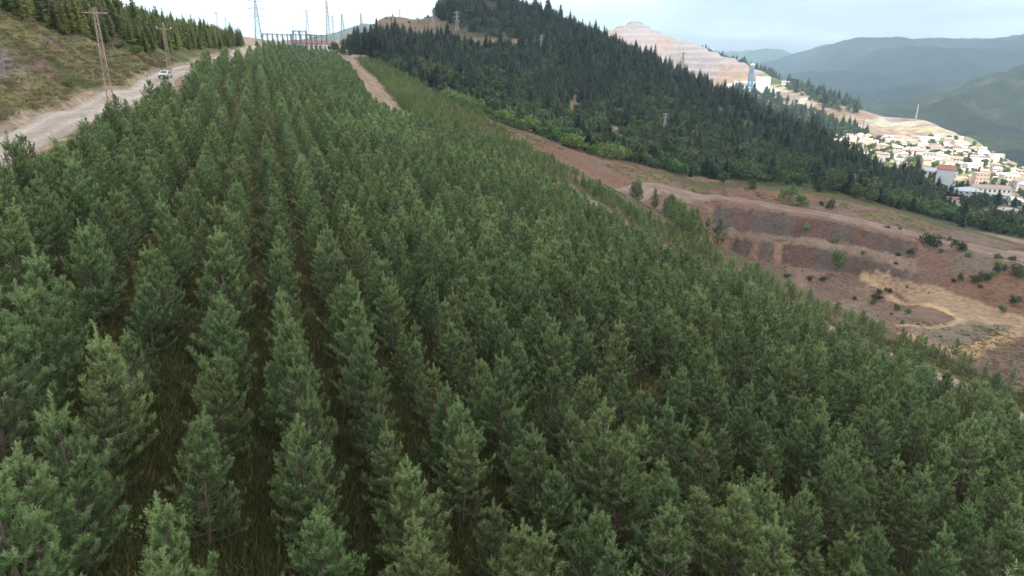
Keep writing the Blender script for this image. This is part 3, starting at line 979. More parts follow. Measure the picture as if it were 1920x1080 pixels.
def fir_parts(seed, H, R, tris=700, top=.12, ragged=.25):
    """tall conifer: stacked whorls of drooping fans that narrow to a spire"""
    g = np.random.default_rng(seed)
    V = []; T = []
    nl = int(tris / 2 / 16)
    n_fr = 0
    z = .10 * H
    while z < H * .985:
        f = (z / H)
        rr = R * (1 - f) ** .82 * g.uniform(1 - ragged, 1.1) + .12
        nb = max(4, int(6 + 6 * (1 - f)))
        a0 = g.uniform(0, 6.28)
        for i in range(nb):
            if g.random() < .10: continue
            a = a0 + i * 6.283 / nb + g.normal(0, .15)
            L = rr * g.uniform(.65, 1.2)
            hd = np.array([math.cos(a), math.sin(a), 0]); sd_ = np.array([-hd[1], hd[0], 0])
            drop = g.uniform(-.35, .12) * (1 - f) + .35 * f
            wdt = L * g.uniform(.22, .38)
            b = np.array([0, 0, z + g.uniform(-.02, .02) * H])
            m = b + hd * L * .55 + np.array([0, 0, drop * L * .3])
            e = b + hd * L + np.array([0, 0, drop * L])
            t = g.uniform(.1, .9)
            V += [b, m - sd_ * wdt - np.array([0, 0, .12 * L]), e, m + sd_ * wdt - np.array([0, 0, .12 * L])]
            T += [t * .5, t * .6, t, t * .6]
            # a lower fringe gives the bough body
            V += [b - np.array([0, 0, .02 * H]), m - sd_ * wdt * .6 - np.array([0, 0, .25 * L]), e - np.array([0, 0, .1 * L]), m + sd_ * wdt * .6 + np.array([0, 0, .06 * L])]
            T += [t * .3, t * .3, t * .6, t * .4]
        z += H * (.028 + .022 * (1 - f)) * (700 / tris) ** .5
    V += [np.array([-.08 * R, 0, H * .9]), np.array([.08 * R, 0, H * .9]), np.array([.02, 0, H * 1.03]), np.array([-.02, 0, H * 1.03])]
    T += [.6] * 4
    V = np.array(V); f = np.arange(len(V)).reshape(-1, 4)
    tone = np.repeat(np.array(T)[:, None], 3, 1)
    Vw, fw = sticks([(np.array([0, 0, -.5]), np.array([0, 0, H * .5]), .022 * H, .013 * H), (np.array([0, 0, H * .5]), np.array([0, 0, H * .95]), .013 * H, .003 * H)], 5)
    return V, f, tone, Vw, fw


def bush_parts(seed, H, R, n=420, leaf=.28, clumps=9, stem=.0):
    """broadleaf shrub or tree: leaf clumps on limbs, uneven outline"""
    g = np.random.default_rng(seed)
    cs = []; segs = [(np.array([0, 0, -.3]), np.array([0, 0, H * (stem + .18)]), .03 * H + .02, .02 * H + .01)]
    for i in range(clumps):
        a = g.uniform(0, 6.28); u = math.sqrt(g.uniform(0, 1)) * .72
        zc = stem * H + (H * (1 - stem)) * g.uniform(.2, .82) * (1 - .35 * u)
        c = np.array([math.cos(a) * R * u, math.sin(a) * R * u, zc]); cs.append((c, g.uniform(.30, .52)))
        segs.append((np.array([0, 0, H * (stem + .12)]), c, .012 * H + .01, .004 * H + .004))
    V = []; T = []
    for i in range(n):
        c, k = cs[g.integers(len(cs))]
        d = unit(g.normal(size=3)); 
        p = c + d * np.array([R, R, H * .5]) * k * g.uniform(.55, 1.05)
        if p[2] < .02: p[2] = .05
        nrm = unit(d + g.normal(0, .6, 3)); a = unit(np.cross(nrm, g.normal(size=3))); b = np.cross(nrm, a)
        s = leaf * g.uniform(.6, 1.3); t = np.clip(g.normal(.5, .25), 0, 1)
        V += [p - a * s, p - b * s * .55, p + a * s, p + b * s * .55]; T += [t] * 4
    V = np.array(V); f = np.arange(len(V)).reshape(-1, 4)
    Vw, fw = sticks(segs, 4)
    return V, f, np.repeat(np.array(T)[:, None], 3, 1), Vw, fw


def tuft_mesh(name, seed, n, h, r, mat, w=.02):
    g = np.random.default_rng(seed); V = []; T = []
    for i in range(n):
        a = g.uniform(0, 6.28); q = r * math.sqrt(g.random()); p = np.array([math.cos(a) * q, math.sin(a) * q, -.03])
        d = unit(np.array([g.normal(0, .45), g.normal(0, .45), 1.])) * h * g.uniform(.5, 1.2)
        s = unit(np.cross(d, g.normal(size=3))) * w
        V += [p - s, p + s, p + d * .6 + s * .7, p + d]; T += [g.random()] * 4
    V = np.array(V)
    return mesh_np(name, V, np.arange(len(V)).reshape(-1, 4), mat, False, np.repeat(np.array(T)[:, None], 3, 1))


m_needle = mat_leaf('pine_needles', (.042, .074, .025), (.215, .295, .125), vary=.26, hue=.022, trans=.4)
m_needle2 = mat_leaf('young_pine_needles', (.085, .135, .034), (.205, .285, .085), vary=.25, hue=.02, trans=.2)
m_fir = mat_leaf('fir_needles', (.024, .046, .020), (.074, .112, .046), vary=.6, hue=.05, trans=.1)
m_larch = mat_leaf('light_conifer_needles', (.14, .18, .045), (.32, .35, .10), vary=.3, hue=.035, trans=.2)
m_broad = mat_leaf('broad_leaves', (.028, .055, .018), (.085, .135, .042), vary=.35, hue=.04, trans=.25)
m_dry = mat_leaf('grass_blades', (.048, .070, .020), (.145, .135, .05), vary=.3, hue=.05, trans=.2)
m_bark = mat_plain('bark', (.115, .085, .07), .9, .3, 9.0)
m_barkg = mat_plain('grey_bark', (.14, .12, .105), .9, .3, 5.0)


def tree_meshes(name, parts, leaf, bark):
    Vn, fn, tn, Vw, fw = parts
    return mesh_np(name + '_crown', Vn, fn, leaf, False, tn), mesh_np(name + '_trunk', Vw, fw, bark, True)


def tree_single(name, parts, leaf, bark):
    """crown and trunk in one mesh, for the mass far away"""
    Vn, fn, tn, Vw, fw = parts
    V = np.vstack([Vn, Vw]); f = np.vstack([fn, fw + len(Vn)])
    me = mesh_np(name, V, f, leaf, False, np.vstack([tn, np.zeros((len(Vw), 3))]))
    me.materials.append(bark)
    mi = np.zeros(len(f), np.int32); mi[len(fn):] = 1
    me.polygons.foreach_set('material_index', mi)
    return me


def scatter(name, meshes, pts, scales, rots, idx, label, tilt=0.0):
    """one 'stuff' object: geometry nodes place the meshes on points"""
    src = bpy.data.collections.new(name + '_sources')
    for i, me in enumerate(meshes):
        o = bpy.data.objects.new('%s_source_%02d' % (name, i), me); src.objects.link(o)
    pts = np.asarray(pts, np.float32)
    me = bpy.data.meshes.new(name)
    me.vertices.add(len(pts)); me.vertices.foreach_set('co', pts.ravel())
    a = me.attributes.new('size', 'FLOAT_VECTOR', 'POINT'); sc = np.asarray(scales, np.float32)
    if sc.ndim == 1: sc = np.repeat(sc[:, None], 3, 1)
    a.data.foreach_set('vector', sc.ravel())
    a = me.attributes.new('turn', 'FLOAT_VECTOR', 'POINT'); rt = np.zeros((len(pts), 3), np.float32); rt[:, 2] = rots
    if tilt: rt[:, :2] = rng.normal(0, tilt, (len(pts), 2))
    a.data.foreach_set('vector', rt.ravel())
    a = me.attributes.new('pick', 'INT', 'POINT'); a.data.foreach_set('value', np.asarray(idx, np.int32))
    me.update()
    o = obj(name, me, kind='stuff', label=label)
    ng = bpy.data.node_groups.new(name, 'GeometryNodeTree')
    ng.interface.new_socket('Geometry', in_out='INPUT', socket_type='NodeSocketGeometry')
    ng.interface.new_socket('Geometry', in_out='OUTPUT', socket_type='NodeSocketGeometry')
    N, L = ng.nodes, ng.links
    gi, go = N.new('NodeGroupInput'), N.new('NodeGroupOutput')
    ci = N.new('GeometryNodeCollectionInfo'); ci.inputs['Collection'].default_value = src
    ci.inputs['Separate Children'].default_value = True; ci.inputs['Reset Children'].default_value = True
    ip = N.new('GeometryNodeInstanceOnPoints'); ip.inputs['Pick Instance'].default_value = True
    def named(nm, ty):
        q = N.new('GeometryNodeInputNamedAttribute'); q.data_type = ty; q.inputs['Name'].default_value = nm; return q.outputs['Attribute']
    e2r = N.new('FunctionNodeEulerToRotation')
    L.new(named('turn', 'FLOAT_VECTOR'), e2r.inputs[0])
    L.new(gi.outputs[0], ip.inputs['Points']); L.new(ci.outputs[0], ip.inputs['Instance'])
    L.new(named('pick', 'INT'), ip.inputs['Instance Index'])
    L.new(e2r.outputs[0], ip.inputs['Rotation']); L.new(named('size', 'FLOAT_VECTOR'), ip.inputs['Scale'])
    L.new(ip.outputs[0], go.inputs[0])
    md = o.modifiers.new('scatter', 'NODES'); md.node_group = ng
    return o
# ------------------------------------------------------------------ the pine plantation
def zg(x, y):
    return h_ground(np.atleast_1d(np.asarray(x, float)), np.atleast_1d(np.asarray(y, float)))


near_parts = [pine_parts(100 + i, 4.6 + .25 * (i % 4), 2, spread=(.95, 1.12, 1.0, 1.2, .88, 1.06, 1.28, .98)[i], open_=(.06, .12, .2, .08, .14, .24, .1, .28)[i]) for i in range(8)]
mid_parts = [pine_parts(200 + i, 4.6 + .3 * (i % 3), 1, spread=(1.02, 1.15, .95, 1.2, 1.0)[i], open_=.04 * (i % 3)) for i in range(5)]
low_parts = [pine_parts(300 + i, 4.7, 0, spread=(1.05, .95, 1.15, 1.0)[i]) for i in range(4)]
near_m = [tree_meshes('pine', p, m_needle, m_bark) for p in near_parts]
mid_m = [tree_single('pine_middle_%d' % i, p, m_needle, m_bark) for i, p in enumerate(mid_parts)]
low_m = [tree_single('pine_far_%d' % i, p, m_needle, m_bark) for i, p in enumerate(low_parts)]
lowy_m = [tree_single('pine_young_%d' % i, p, m_needle2, m_bark) for i, p in enumerate(mid_parts[:4])]

ROWGAP = 2.7
P_s, P_t, P_row = [], [], []
row = 0
s = -16.0
while s < 82:
    t = 4.0 + rng.uniform(0, 2)
    while t < 418:
        js, jt = rng.normal(0, .17), rng.normal(0, .2)
        P_s.append(s + js); P_t.append(t + jt); P_row.append(row)
        t += 1.5 * rng.uniform(.8, 1.25)
    s += ROWGAP; row += 1
P_s, P_t, P_row = np.array(P_s), np.array(P_t), np.array(P_row)
PX, PY = xy(P_s, P_t)
keep = np.ones(len(PX), bool)
keep &= (road_dist(PX, PY) > 1.2) & (P_s > road_s(P_t) + np.interp(P_t, [0, 60, 100, 140], [9.5, 9.5, 7.5, 6.5]))
keep &= P_s < np.interp(P_t, [0, 50, 90, 140, 200], [78, 74, 70, 73, 80])
keep &= ~(in_poly(PX, PY, QUARRY) & (P_s > 84)) & ~in_poly(PX, PY, HILL_POLY)
keep &= rng.random(len(PX)) > .04 + .10 * smooth(30, 70, P_s) * (P_t < 60)
keep &= fbm(PX, PY, 9, 3, 55) < .82
PX, PY, P_s, P_t, P_row = (a[keep] for a in (PX, PY, P_s, P_t, P_row))
PZ = zg(PX, PY)
PR = np.sqrt(PX ** 2 + PY ** 2 + PZ ** 2)
# size: strong by the road and in the foreground, smaller on the poor lower edge
PS = .74 * rng.normal(1.0, .21, len(PX)).clip(.5, 1.45)
PS *= 1.02 - .34 * smooth(46, 62, P_s) - .16 * smooth(14, 8, P_s - road_s(P_t)) * smooth(130, 100, P_t)
strip = (P_t > 165) & (P_s > 34 + 0 * P_t)             # the paler young strip beyond the dirt road
d_up, _ = dist_line(PX, PY, road_upper)
up_s = np.interp(P_t, *np.array(sorted([(float(st(*p)[1]), float(st(*p)[0])) for p in road_upper])).T)
strip = (P_t > 150) & (P_s > np.where(P_t < st(*road_upper[-1])[1], 62, up_s))
PS[strip] *= .95
PS *= 1 + .12 * smooth(200, 330, P_t)
# visible in the frame?
qx, qy = project(PX, PY, PZ + 2.5)
tx, ty = project(PX, PY, PZ + 5)
vis = (qx > -60) & (qx < 1980) & (ty < 1110) & (PY > 5)
cand = np.where(vis)[0]
size_px = F * 4.8 * PS[cand] / PR[cand]
order = cand[np.argsort(-size_px)]
single = order[:300]
is_single = np.zeros(len(PX), bool); is_single[single] = True

ORD = ['first', 'second', 'third', 'fourth', 'fifth', 'sixth', 'seventh', 'eighth', 'ninth', 'tenth', 'eleventh', 'twelfth', 'thirteenth', 'fourteenth', 'fifteenth', 'sixteenth', 'seventeenth', 'eighteenth', 'nineteenth', 'twentieth'] + ['%dth' % k if k % 10 not in (1, 2, 3) else '%d%s' % (k, ('', 'st', 'nd', 'rd')[k % 10]) for k in range(21, 60)]
in_row = {}
for i in sorted(single, key=lambda i: P_t[i]):
    k = in_row.get(P_row[i], 0); in_row[P_row[i]] = k + 1
    v = int(rng.integers(8))
    sc = PS[i]
    look = 'tall' if sc > .8 else 'short' if sc < .62 else 'middle-sized'
    habit = ('slim', 'bushy', 'loose', 'broad', 'narrow', 'open', 'wide', 'gappy')[v]
    root = obj('pine_tree', None, loc=(PX[i], PY[i], PZ[i]), rotz=rng.uniform(0, 6.28), scale=(sc * rng.uniform(.92, 1.1), sc * rng.uniform(.92, 1.1), sc),
               label='%s %s young pine, %s tree in the %s row from the gravel road' % (look, habit, ORD[k], ORD[P_row[i]]), cat='pine tree', group='pines planted in rows, nearest part of the plantation')
    root.rotation_euler = (rng.normal(0, .035), rng.normal(0, .035), rng.uniform(0, 6.28))
    obj('crown', near_m[v][0], root); obj('trunk', near_m[v][1], root)
for k, (px, pyb, pyt, lab) in enumerate(((62, 440, 240, 'large dark pine at the left edge before the gravel road'), (128, 432, 258, 'large pine second from the left edge before the gravel road'), (22, 520, 372, 'pine in the left corner below the large dark one'), (222, 300, 190, 'large pine at the road edge under the nearest lattice pole'), (292, 222, 141, 'bushy dark pine just below the parked car'))):
    x, y = hit(px, pyb); z = float(zg(x, y)[0]); R_ = math.hypot(x, y); Hh = 4.0
    for _ in range(30): Hh += (float(project(x, y, z + Hh)[1]) - pyt) * R_ / F * .8
    v = (1, 3, 6, 3, 1)[k]; sc = Hh / near_parts[v][0][:, 2].max()
    root = obj('pine_tree', None, loc=(x, y, z), rotz=1.3 * k, scale=(sc * 1.05, sc * 1.05, sc), label=lab, cat='pine tree', group='large pines along the gravel road')
    obj('crown', near_m[v][0], root); obj('trunk', near_m[v][1], root)
rest = np.where(~is_single & ~(strip & (rng.random(len(PX)) < .42)) & (qx > -400) & (qx < 2300) & (PY > 3))[0]
m1 = rest[(PR[rest] < 120) & ~strip[rest]]; m0 = rest[(PR[rest] >= 120) & ~strip[rest]]; my = rest[strip[rest]]
P3 = np.stack([PX, PY, PZ], 1)
def sc3(i): return np.stack([PS[i] * rng.uniform(.92, 1.12, len(i)), PS[i] * rng.uniform(.92, 1.12, len(i)), PS[i]], 1)
scatter('pine_plantation', mid_m + low_m, np.vstack([P3[m1], P3[m0]]), np.vstack([sc3(m1), sc3(m0)]), rng.uniform(0, 6.28, len(m1) + len(m0)),
        np.r_[rng.integers(0, 5, len(m1)), rng.integers(5, 9, len(m0))], 'dense rows of young pines covering the hillside', .03)
scatter('young_pine_plantation', lowy_m, P3[my], sc3(my), rng.uniform(0, 6.28, len(my)), rng.integers(0, 4, len(my)), 'paler young pines in rows beyond the dirt road', .03)
print('PINES', len(PX), len(m1), len(m0), len(my))

# ground cover between the near rows
g_m = [tuft_mesh('grass_tuft_%d' % i, 900 + i, 46, (.30, .22, .40)[i], (.45, .5, .35)[i], m_dry, (.018, .03, .016)[i]) for i in range(3)]
n = 26000
gr = 14 * np.exp(rng.random(n) * math.log(95 / 14)); ga = np.radians(rng.uniform(-43, 43, n))
gx, gy = gr * np.sin(ga), gr * np.cos(ga)
gs, gt = st(gx, gy)
ok = (gs > -18) & (gs < 84) & (road_dist(gx, gy) > .3)
gx, gy = gx[ok], gy[ok]; gz = zg(gx, gy)
gsz = rng.uniform(.7, 1.5, len(gx))
scatter('grass', g_m, np.stack([gx, gy, gz], 1), gsz, rng.uniform(0, 6.28, len(gx)), rng.integers(0, 3, len(gx)), 'dark grass and herbs between the pine rows')
# ------------------------------------------------------------------ woods on the hill
def ordinal(k): return ORD[k] if k < len(ORD) else '%d%s' % (k + 1, 'th' if (k + 1) % 100 in (11, 12, 13) or (k + 1) % 10 not in (1, 2, 3) else ('', 'st', 'nd', 'rd')[(k + 1) % 10])


fir_p = [fir_parts(400 + i, 14, (4.4, 3.7, 4.9, 4.0, 4.6, 3.3)[i], 1000, ragged=.35) for i in range(6)]
fir_m = [tree_meshes('fir', p, m_fir, m_barkg) for p in fir_p]
fir_far = [tree_single('fir_far_%d' % i, fir_parts(430 + i, 14, (4.7, 4.0, 5.2, 4.3)[i], 560, ragged=.35), m_fir, m_barkg) for i in range(4)]
bro_p = [bush_parts(460 + i, 6, 3.0, 520, .42, 12, .12) for i in range(5)]
bro_m = [tree_meshes('broadleaf', p, m_broad, m_barkg) for p in bro_p]
bro_far = [tree_single('broadleaf_far_%d' % i, bush_parts(480 + i, 6, 3.0, 260, .6, 10, .1), m_broad, m_barkg) for i in range(4)]


def jitter_grid(x0, x1, y0, y1, step, j=.45):
    gx, gy = np.meshgrid(np.arange(x0, x1, step), np.arange(y0, y1, step))
    gx = gx.ravel(); gy = gy.ravel()
    return gx + rng.uniform(-j, j, len(gx)) * step, gy + rng.uniform(-j, j, len(gx)) * step


hx, hy = jitter_grid(-260, 620, 270, 860, 4.0)
m = in_poly(hx, hy, HILL_POLY) & (road_dist(hx, hy) > 2.5)
hx, hy = hx[m], hy[m]
hz_ = zg(hx, hy)
hr = np.hypot(hx, hy)
qx, qy = project(hx, hy, hz_)
OPEN = [
    [(600, 90), (640, 55), (700, 45), (800, 15), (830, 40), (880, 62), (1000, 78), (1010, 92), (900, 86), (790, 78), (740, 76), (700, 84), (650, 92)],
    [(1000, 76), (1120, 105), (1230, 140), (1310, 180), (1290, 190), (1200, 150), (1100, 122), (1010, 94)],
    [(1060, 196), (1100, 186), (1110, 204), (1080, 222), (1055, 214)], [(1130, 236), (1145, 232), (1205, 262), (1185, 280), (1140, 262)],
    [(1020, 218), (1050, 224), (1040, 238), (1015, 232)], [(1210, 200), (1245, 210), (1240, 226), (1210, 216)], [(1095, 262), (1130, 258), (1140, 276), (1105, 280)],
    [(1500, 344), (1555, 338), (1565, 350), (1505, 352)], [(1755, 362), (1800, 362), (1800, 376), (1750, 374)], [(868, -30), (945, -30), (940, 14), (925, 30), (900, 20), (872, 6)],
    [(1270, 330), (1420, 340), (1560, 356), (1700, 396), (1920, 452), (1920, 480), (1700, 420), (1540, 380), (1400, 360), (1270, 350)],
    [(1330, 190), (1420, 235), (1440, 262), (1400, 250), (1340, 210)], [(1730, 325), (1830, 345), (1850, 395), (1810, 420), (1760, 372), (1725, 352)], [(1840, 370), (1940, 370), (1940, 424), (1800, 424)],
]
dens = np.full(len(hx), .92)
for poly in OPEN:
    dens[in_poly(qx, qy, poly)] = .13
first = in_poly(qx, qy, OPEN[0]); dens[first] = .035
dens[in_poly(qx, qy, OPEN[1])] = .38
dens[in_poly(qx, qy, OPEN[9])] = .12
dens *= np.where(fbm(hx, hy, 38, 3, 141) > .66, .7, 1)
ridge_open = (qx > 600) & (qx < 800) & (qy < np.interp(qx, [600, 800], [88, 42]))
dens[ridge_open] = .03
low_hill = qy > np.interp(qx, [700, 900, 1100, 1300, 1500, 1700, 1920], [150, 185, 235, 275, 305, 365, 430])
k = rng.random(len(hx)) < dens
hx, hy, hz_, hr, qx, qy, low_hill = (a[k] for a in (hx, hy, hz_, hr, qx, qy, low_hill))
mixn = fbm(hx, hy, 50, 3, 151)
broad = rng.random(len(hx)) < np.where(low_hill, .58, .36) + .9 * (mixn - .5)
broad |= in_poly(qx, qy, OPEN[0]) & (rng.random(len(hx)) < .5)
hs_ = rng.normal(.50, .16, len(hx)).clip(.26, 1.1) * (1 + .6 * smooth(130, 50, qy - np.interp(qx, [640, 905, 1280, 1560], [72, 0, 100, 230])))
hs_ = np.where(broad, rng.normal(1.0, .25, len(hx)).clip(.5, 1.6), hs_)
hs_[in_poly(qx, qy, OPEN[0]) | ((qx > 600) & (qx < 800) & (qy < np.interp(qx, [600, 800], [88, 42])))] *= .42
# nothing in front of the rim road or inside the rocks
infr = (qx > -20) & (qx < 1940) & (qy > -40)
px_size = F * 14 * hs_ / np.sqrt(hr ** 2 + hz_ ** 2)
ci = np.where(infr & ~broad & (hr < 790))[0]
ci = ci[np.argsort(-px_size[ci])][:300]
bi = np.where(infr & broad & (hr < 790))[0]
bi = bi[np.argsort(-px_size[bi])][:150]
def zone_of(i):
    if qx[i] > 1480: return 'in the belt of woods above the town'
    f = (qy[i] - np.interp(qx[i], [640, 905, 1280, 1560], [72, -12, 158, 290]))
    return 'along the crest of the hill' if f < 45 else 'high on the dark hillside' if f < 85 else 'on the middle of the dark hillside' if f < 125 else 'near the foot of the dark hillside'
cnt = {}
for kind, ids in (('fir', ci), ('broad', bi)):
    for i in sorted(ids, key=lambda i: qx[i]):
        zn = zone_of(i); c = cnt.get((kind, zn), 0); cnt[(kind, zn)] = c + 1
        v = int(rng.integers(6)) if kind == 'fir' else int(rng.integers(5))
        s_ = hs_[i]
        if kind == 'fir':
            root = obj('fir_tree', None, loc=(hx[i], hy[i], hz_[i] - .2), rotz=rng.uniform(0, 6.28), scale=(s_ * rng.uniform(.85, 1.15), s_ * rng.uniform(.85, 1.15), s_), label='dark fir %s, %s from the left' % (zn, ordinal(c)), cat='fir tree', group='firs on the hill')
            obj('crown', fir_m[v][0], root); obj('trunk', fir_m[v][1], root)
        else:
            root = obj('broadleaf_tree', None, loc=(hx[i], hy[i], hz_[i] - .2), rotz=rng.uniform(0, 6.28), scale=s_, label='round green broadleaf tree %s, %s from the left' % (zn, ordinal(c)), cat='tree', group='broadleaf trees on the hill')
            obj('crown', bro_m[v][0], root); obj('trunk', bro_m[v][1], root)
mk = np.ones(len(hx), bool); mk[ci] = False; mk[bi] = False
fi = np.where(mk & ~broad)[0]; fb = np.where(mk & broad)[0]
idx = np.r_[fi, fb]
scatter('hill_forest', fir_far + bro_far, np.stack([hx, hy, hz_ - .2], 1)[idx], hs_[idx], rng.uniform(0, 6.28, len(idx)), np.r_[rng.integers(0, 4, len(fi)), rng.integers(4, 8, len(fb))], 'dark mixed forest covering the hill', .03)
print('HILL', len(hx))

# rock outcrop on the summit
def rock(name, seed, size, mat, n=26, **kw):
    g = np.random.default_rng(seed)
    bm = bmesh.new()
    for _ in range(n):
        v = g.normal(size=3); v /= np.linalg.norm(v)
        bm.verts.new(v * size * g.uniform(.75, 1.15))
    bmesh.ops.convex_hull(bm, input=bm.verts)
    for v in [v for v in bm.verts if not v.link_faces]: bm.verts.remove(v)
    bmesh.ops.subdivide_edges(bm, edges=bm.edges, cuts=1, fractal=.25, seed=seed)
    me = bpy.data.meshes.new(name); bm.to_mesh(me); bm.free(); me.materials.append(mat)
    return obj(name, me, **kw)


m_rock = mat_plain('crag_rock', (.155, .125, .125), .95, .45, .35)
px0 = [(905, -6, 15), (885, 4, 10), (925, 6, 11), (900, 14, 8)]
for i, (px, py, sz) in enumerate(px0):
    p = at_r(px, py, 768 - 8 * i)
    rock('crag', 70 + i, np.array((sz * 1.1, sz * .8, sz * .85)), m_rock, 34, loc=(p[0], p[1], p[2] - sz * .35), label='%s grey-violet crag on the summit of the wooded hill' % ('largest', 'leftmost', 'rightmost', 'lowest')[i], cat='rock', group='summit crags')

# ------------------------------------------------------------------ bright bushes along the quarry rim
rim = spline([hit(*p) for p in ((842, 192), (900, 214), (960, 238), (1020, 258), (1080, 282), (1140, 298), (1200, 306), (1262, 324))], 12)
rim = densify(rim, 4.2)
bus_p = [bush_parts(520 + i, 4.2, 2.6, 620, .26, 13, .0) for i in range(5)]
bus_m = [tree_meshes('bush', p, mat_leaf('bush_leaves', (.066, .122, .030), (.155, .24, .065), vary=.25, hue=.03), m_barkg) for p in bus_p[:1]]
m_bush = bus_m[0][0].materials[0]
bus_m = [tree_meshes('bush', p, m_bush, m_barkg) for p in bus_p]
for i, (x, y) in enumerate(rim):
    r_ = math.hypot(x, y); k = 1 + rng.uniform(.5, 6) / r_
    x *= k; y *= k; sc = rng.uniform(1.0, 1.9); v = i % 5
    root = obj('rim_bush', None, loc=(x, y, float(zg(x, y)[0])), rotz=rng.uniform(0, 6.28), scale=(sc * 1.1, sc * 1.1, sc), label='bright green bush, %s from the left along the upper quarry rim' % ordinal(i), cat='bush', group='bushes along the quarry rim')
    obj('foliage', bus_m[v][0], root); obj('stem', bus_m[v][1], root)

# ------------------------------------------------------------------ single bushes and pines in the quarry
dark_m = [tree_meshes('dark_bush', bush_parts(540 + i, 4, 2.1, 700, .20, 14, .0), mat_leaf('dark_bush_leaves', (.018, .034, .014), (.05, .075, .028), vary=.25), m_barkg) for i in range(1)]
m_dbush = dark_m[0][0].materials[0]
dark_m = [tree_meshes('dark_bush', bush_parts(540 + i, 4, 2.1, 700, .20, 14, .0), m_dbush, m_barkg) for i in range(3)]
QB = [
    (1744, 462, 34, 32, 'd', 'large round dark bush standing alone on the quarry bench'), (1797, 469, 26, 22, 'd', 'second largest round dark bush on the bench, right of the largest'),
    (1570, 503, 24, 40, 'b', 'tall green bush at the foot of the lower quarry face'), (1341, 434, 10, 11, 'd', 'small dark bush on the middle bench near its left end'),
    (1475, 519, 15, 8, 'd', 'low flat bush on the quarry floor, leftmost of three in a line'), (1518, 526, 13, 12, 'd', 'small bush on the quarry floor, middle of three in a line'), (1545, 525, 15, 12, 'd', 'small bush on the quarry floor, rightmost of three in a line'),
    (1665, 549, 14, 11, 'd', 'small dark bush beside the sandy strip, topmost of its cluster'), (1648, 550, 11, 9, 'd', 'small green bush left of the topmost one by the sandy strip'), (1643, 560, 18, 10, 'd', 'dark double bush on the sandy patch'), (1636, 570, 11, 10, 'b', 'green bush just below the dark double bush'), (1602, 564, 9, 8, 'd', 'tiny bush alone on the grey quarry floor'),
    (1680, 584, 11, 15, 'b', 'upright green bush in the weedy patch of the quarry floor'), (1702, 588, 15, 11, 'b', 'spreading green bush in the weedy patch of the quarry floor'), (1692, 608, 9, 10, 'b', 'small green bush at the near tip of the weedy patch'), (1671, 591, 8, 6, 'b', 'tiny green bush at the left of the weedy patch'),
    (1902, 570, 17, 15, 'd', 'dark round bush at the far right of the quarry floor'), (1878, 585, 14, 14, 'b', 'green bush left of the dark round one at the far right'),
    (1826, 528, 20, 15, 'd', 'dark bush in the right-hand clump, left one of a pair'), (1845, 526, 20, 18, 'd', 'dark bush in the right-hand clump, right one of a pair'), (1800, 526, 9, 15, 'd', 'slim dark bush left of the right-hand clump'), (1787, 528, 10, 8, 'd', 'low dark bush at the left end of the clump'),
    (1872, 513, 20, 22, 'd', 'tall dark bush above the right-hand clump'), (1907, 516, 26, 20, 'd', 'broad dark bush at the right edge above the clump'), (1860, 518, 11, 12, 'b', 'small green bush between two dark ones on the right'),
    (1837, 540, 9, 7, 'd', 'tiny dark bush below the right-hand clump'), (1410, 355, 20, 20, 'd', 'round dark bush beside the bench road under the wooded hill'), (1478, 382, 36, 38, 'b', 'large shaggy bush on the outer edge of the bench road'), (1505, 386, 26, 22, 'b', 'medium bush right of the shaggy one by the bench road'), (1556, 392, 16, 20, 'd', 'dark upright bush beyond the bench road'), (1540, 384, 10, 12, 'd', 'small bush between two larger ones by the bench road'),
    (1664, 427, 9, 8, 'd', 'tiny bush on the verge of the bench road, left of a pair'), (1687, 430, 8, 7, 'd', 'tiny bush on the verge of the bench road, right of a pair'), (1780, 450, 10, 8, 'b', 'small green bush between the two round dark ones'), (1510, 432, 14, 14, 'b', 'small green bush on the upper quarry face'), (1566, 454, 18, 10, 'b', 'low green bush on the middle bench'), (1617, 478, 9, 10, 'b', 'small green bush right of the tall one at the face'), (1685, 474, 9, 6, 'd', 'tiny bush at the middle of the bench'), (1706, 474, 14, 9, 'd', 'low dark bush on the bench left of the largest'), (1815, 482, 16, 10, 'b', 'low green bush under the second largest dark one'), (1870, 484, 15, 10, 'b', 'low green bush by the road at right'), (1763, 474, 8, 8, 'b', 'small bush right below the largest dark one'), (1680, 494, 8, 6, 'd', 'tiny dark bush low on the sloping bench'), (1897, 488, 12, 10, 'd', 'small dark bush by the road at far right'),
]
for k, (px, py, w, h, ty, lab) in enumerate(QB):
    x, y = hit(px, py); z = float(zg(x, y)[0]); D = math.sqrt(x * x + y * y + z * z)
    W, Hh = w * D / F, h * D / F
    mm = dark_m[k % 3] if ty == 'd' else bus_m[k % 5]
    bw, bh = (4.4, 4.0) if ty == 'd' else (5.4, 4.2)
    root = obj('quarry_bush', None, loc=(x, y, z - .1), rotz=rng.uniform(0, 6.28), scale=(W / bw * 1.1, W / bw * 1.1, Hh / bh * 1.12), label=lab, cat='bush', group='bushes scattered in the quarry')
    obj('foliage', mm[0], root); obj('stem', mm[1], root)
# pines on the bench edge below the plantation corner
be = densify(spline([hit(*p) for p in ((1192, 372), (1225, 392), (1262, 412), (1290, 440), (1325, 462))], 10), 2.6)
for i, (x, y) in enumerate(be):
    for j in range(2 if i % 2 else 1):
        xx, yy = x + rng.normal(0, 1.6), y + rng.normal(0, 1.6); sc = rng.uniform(.8, 1.35); v = int(rng.integers(8))
        root = obj('bench_pine', None, loc=(xx, yy, float(zg(xx, yy)[0])), rotz=rng.uniform(0, 6.28), scale=sc, label='dark pine on the quarry bench edge, %s from its upper end%s' % (ordinal(i), ', second of a pair' if j else ''), cat='pine tree', group='pines along the quarry bench edge')
        obj('crown', near_m[v][0], root); obj('trunk', near_m[v][1], root)

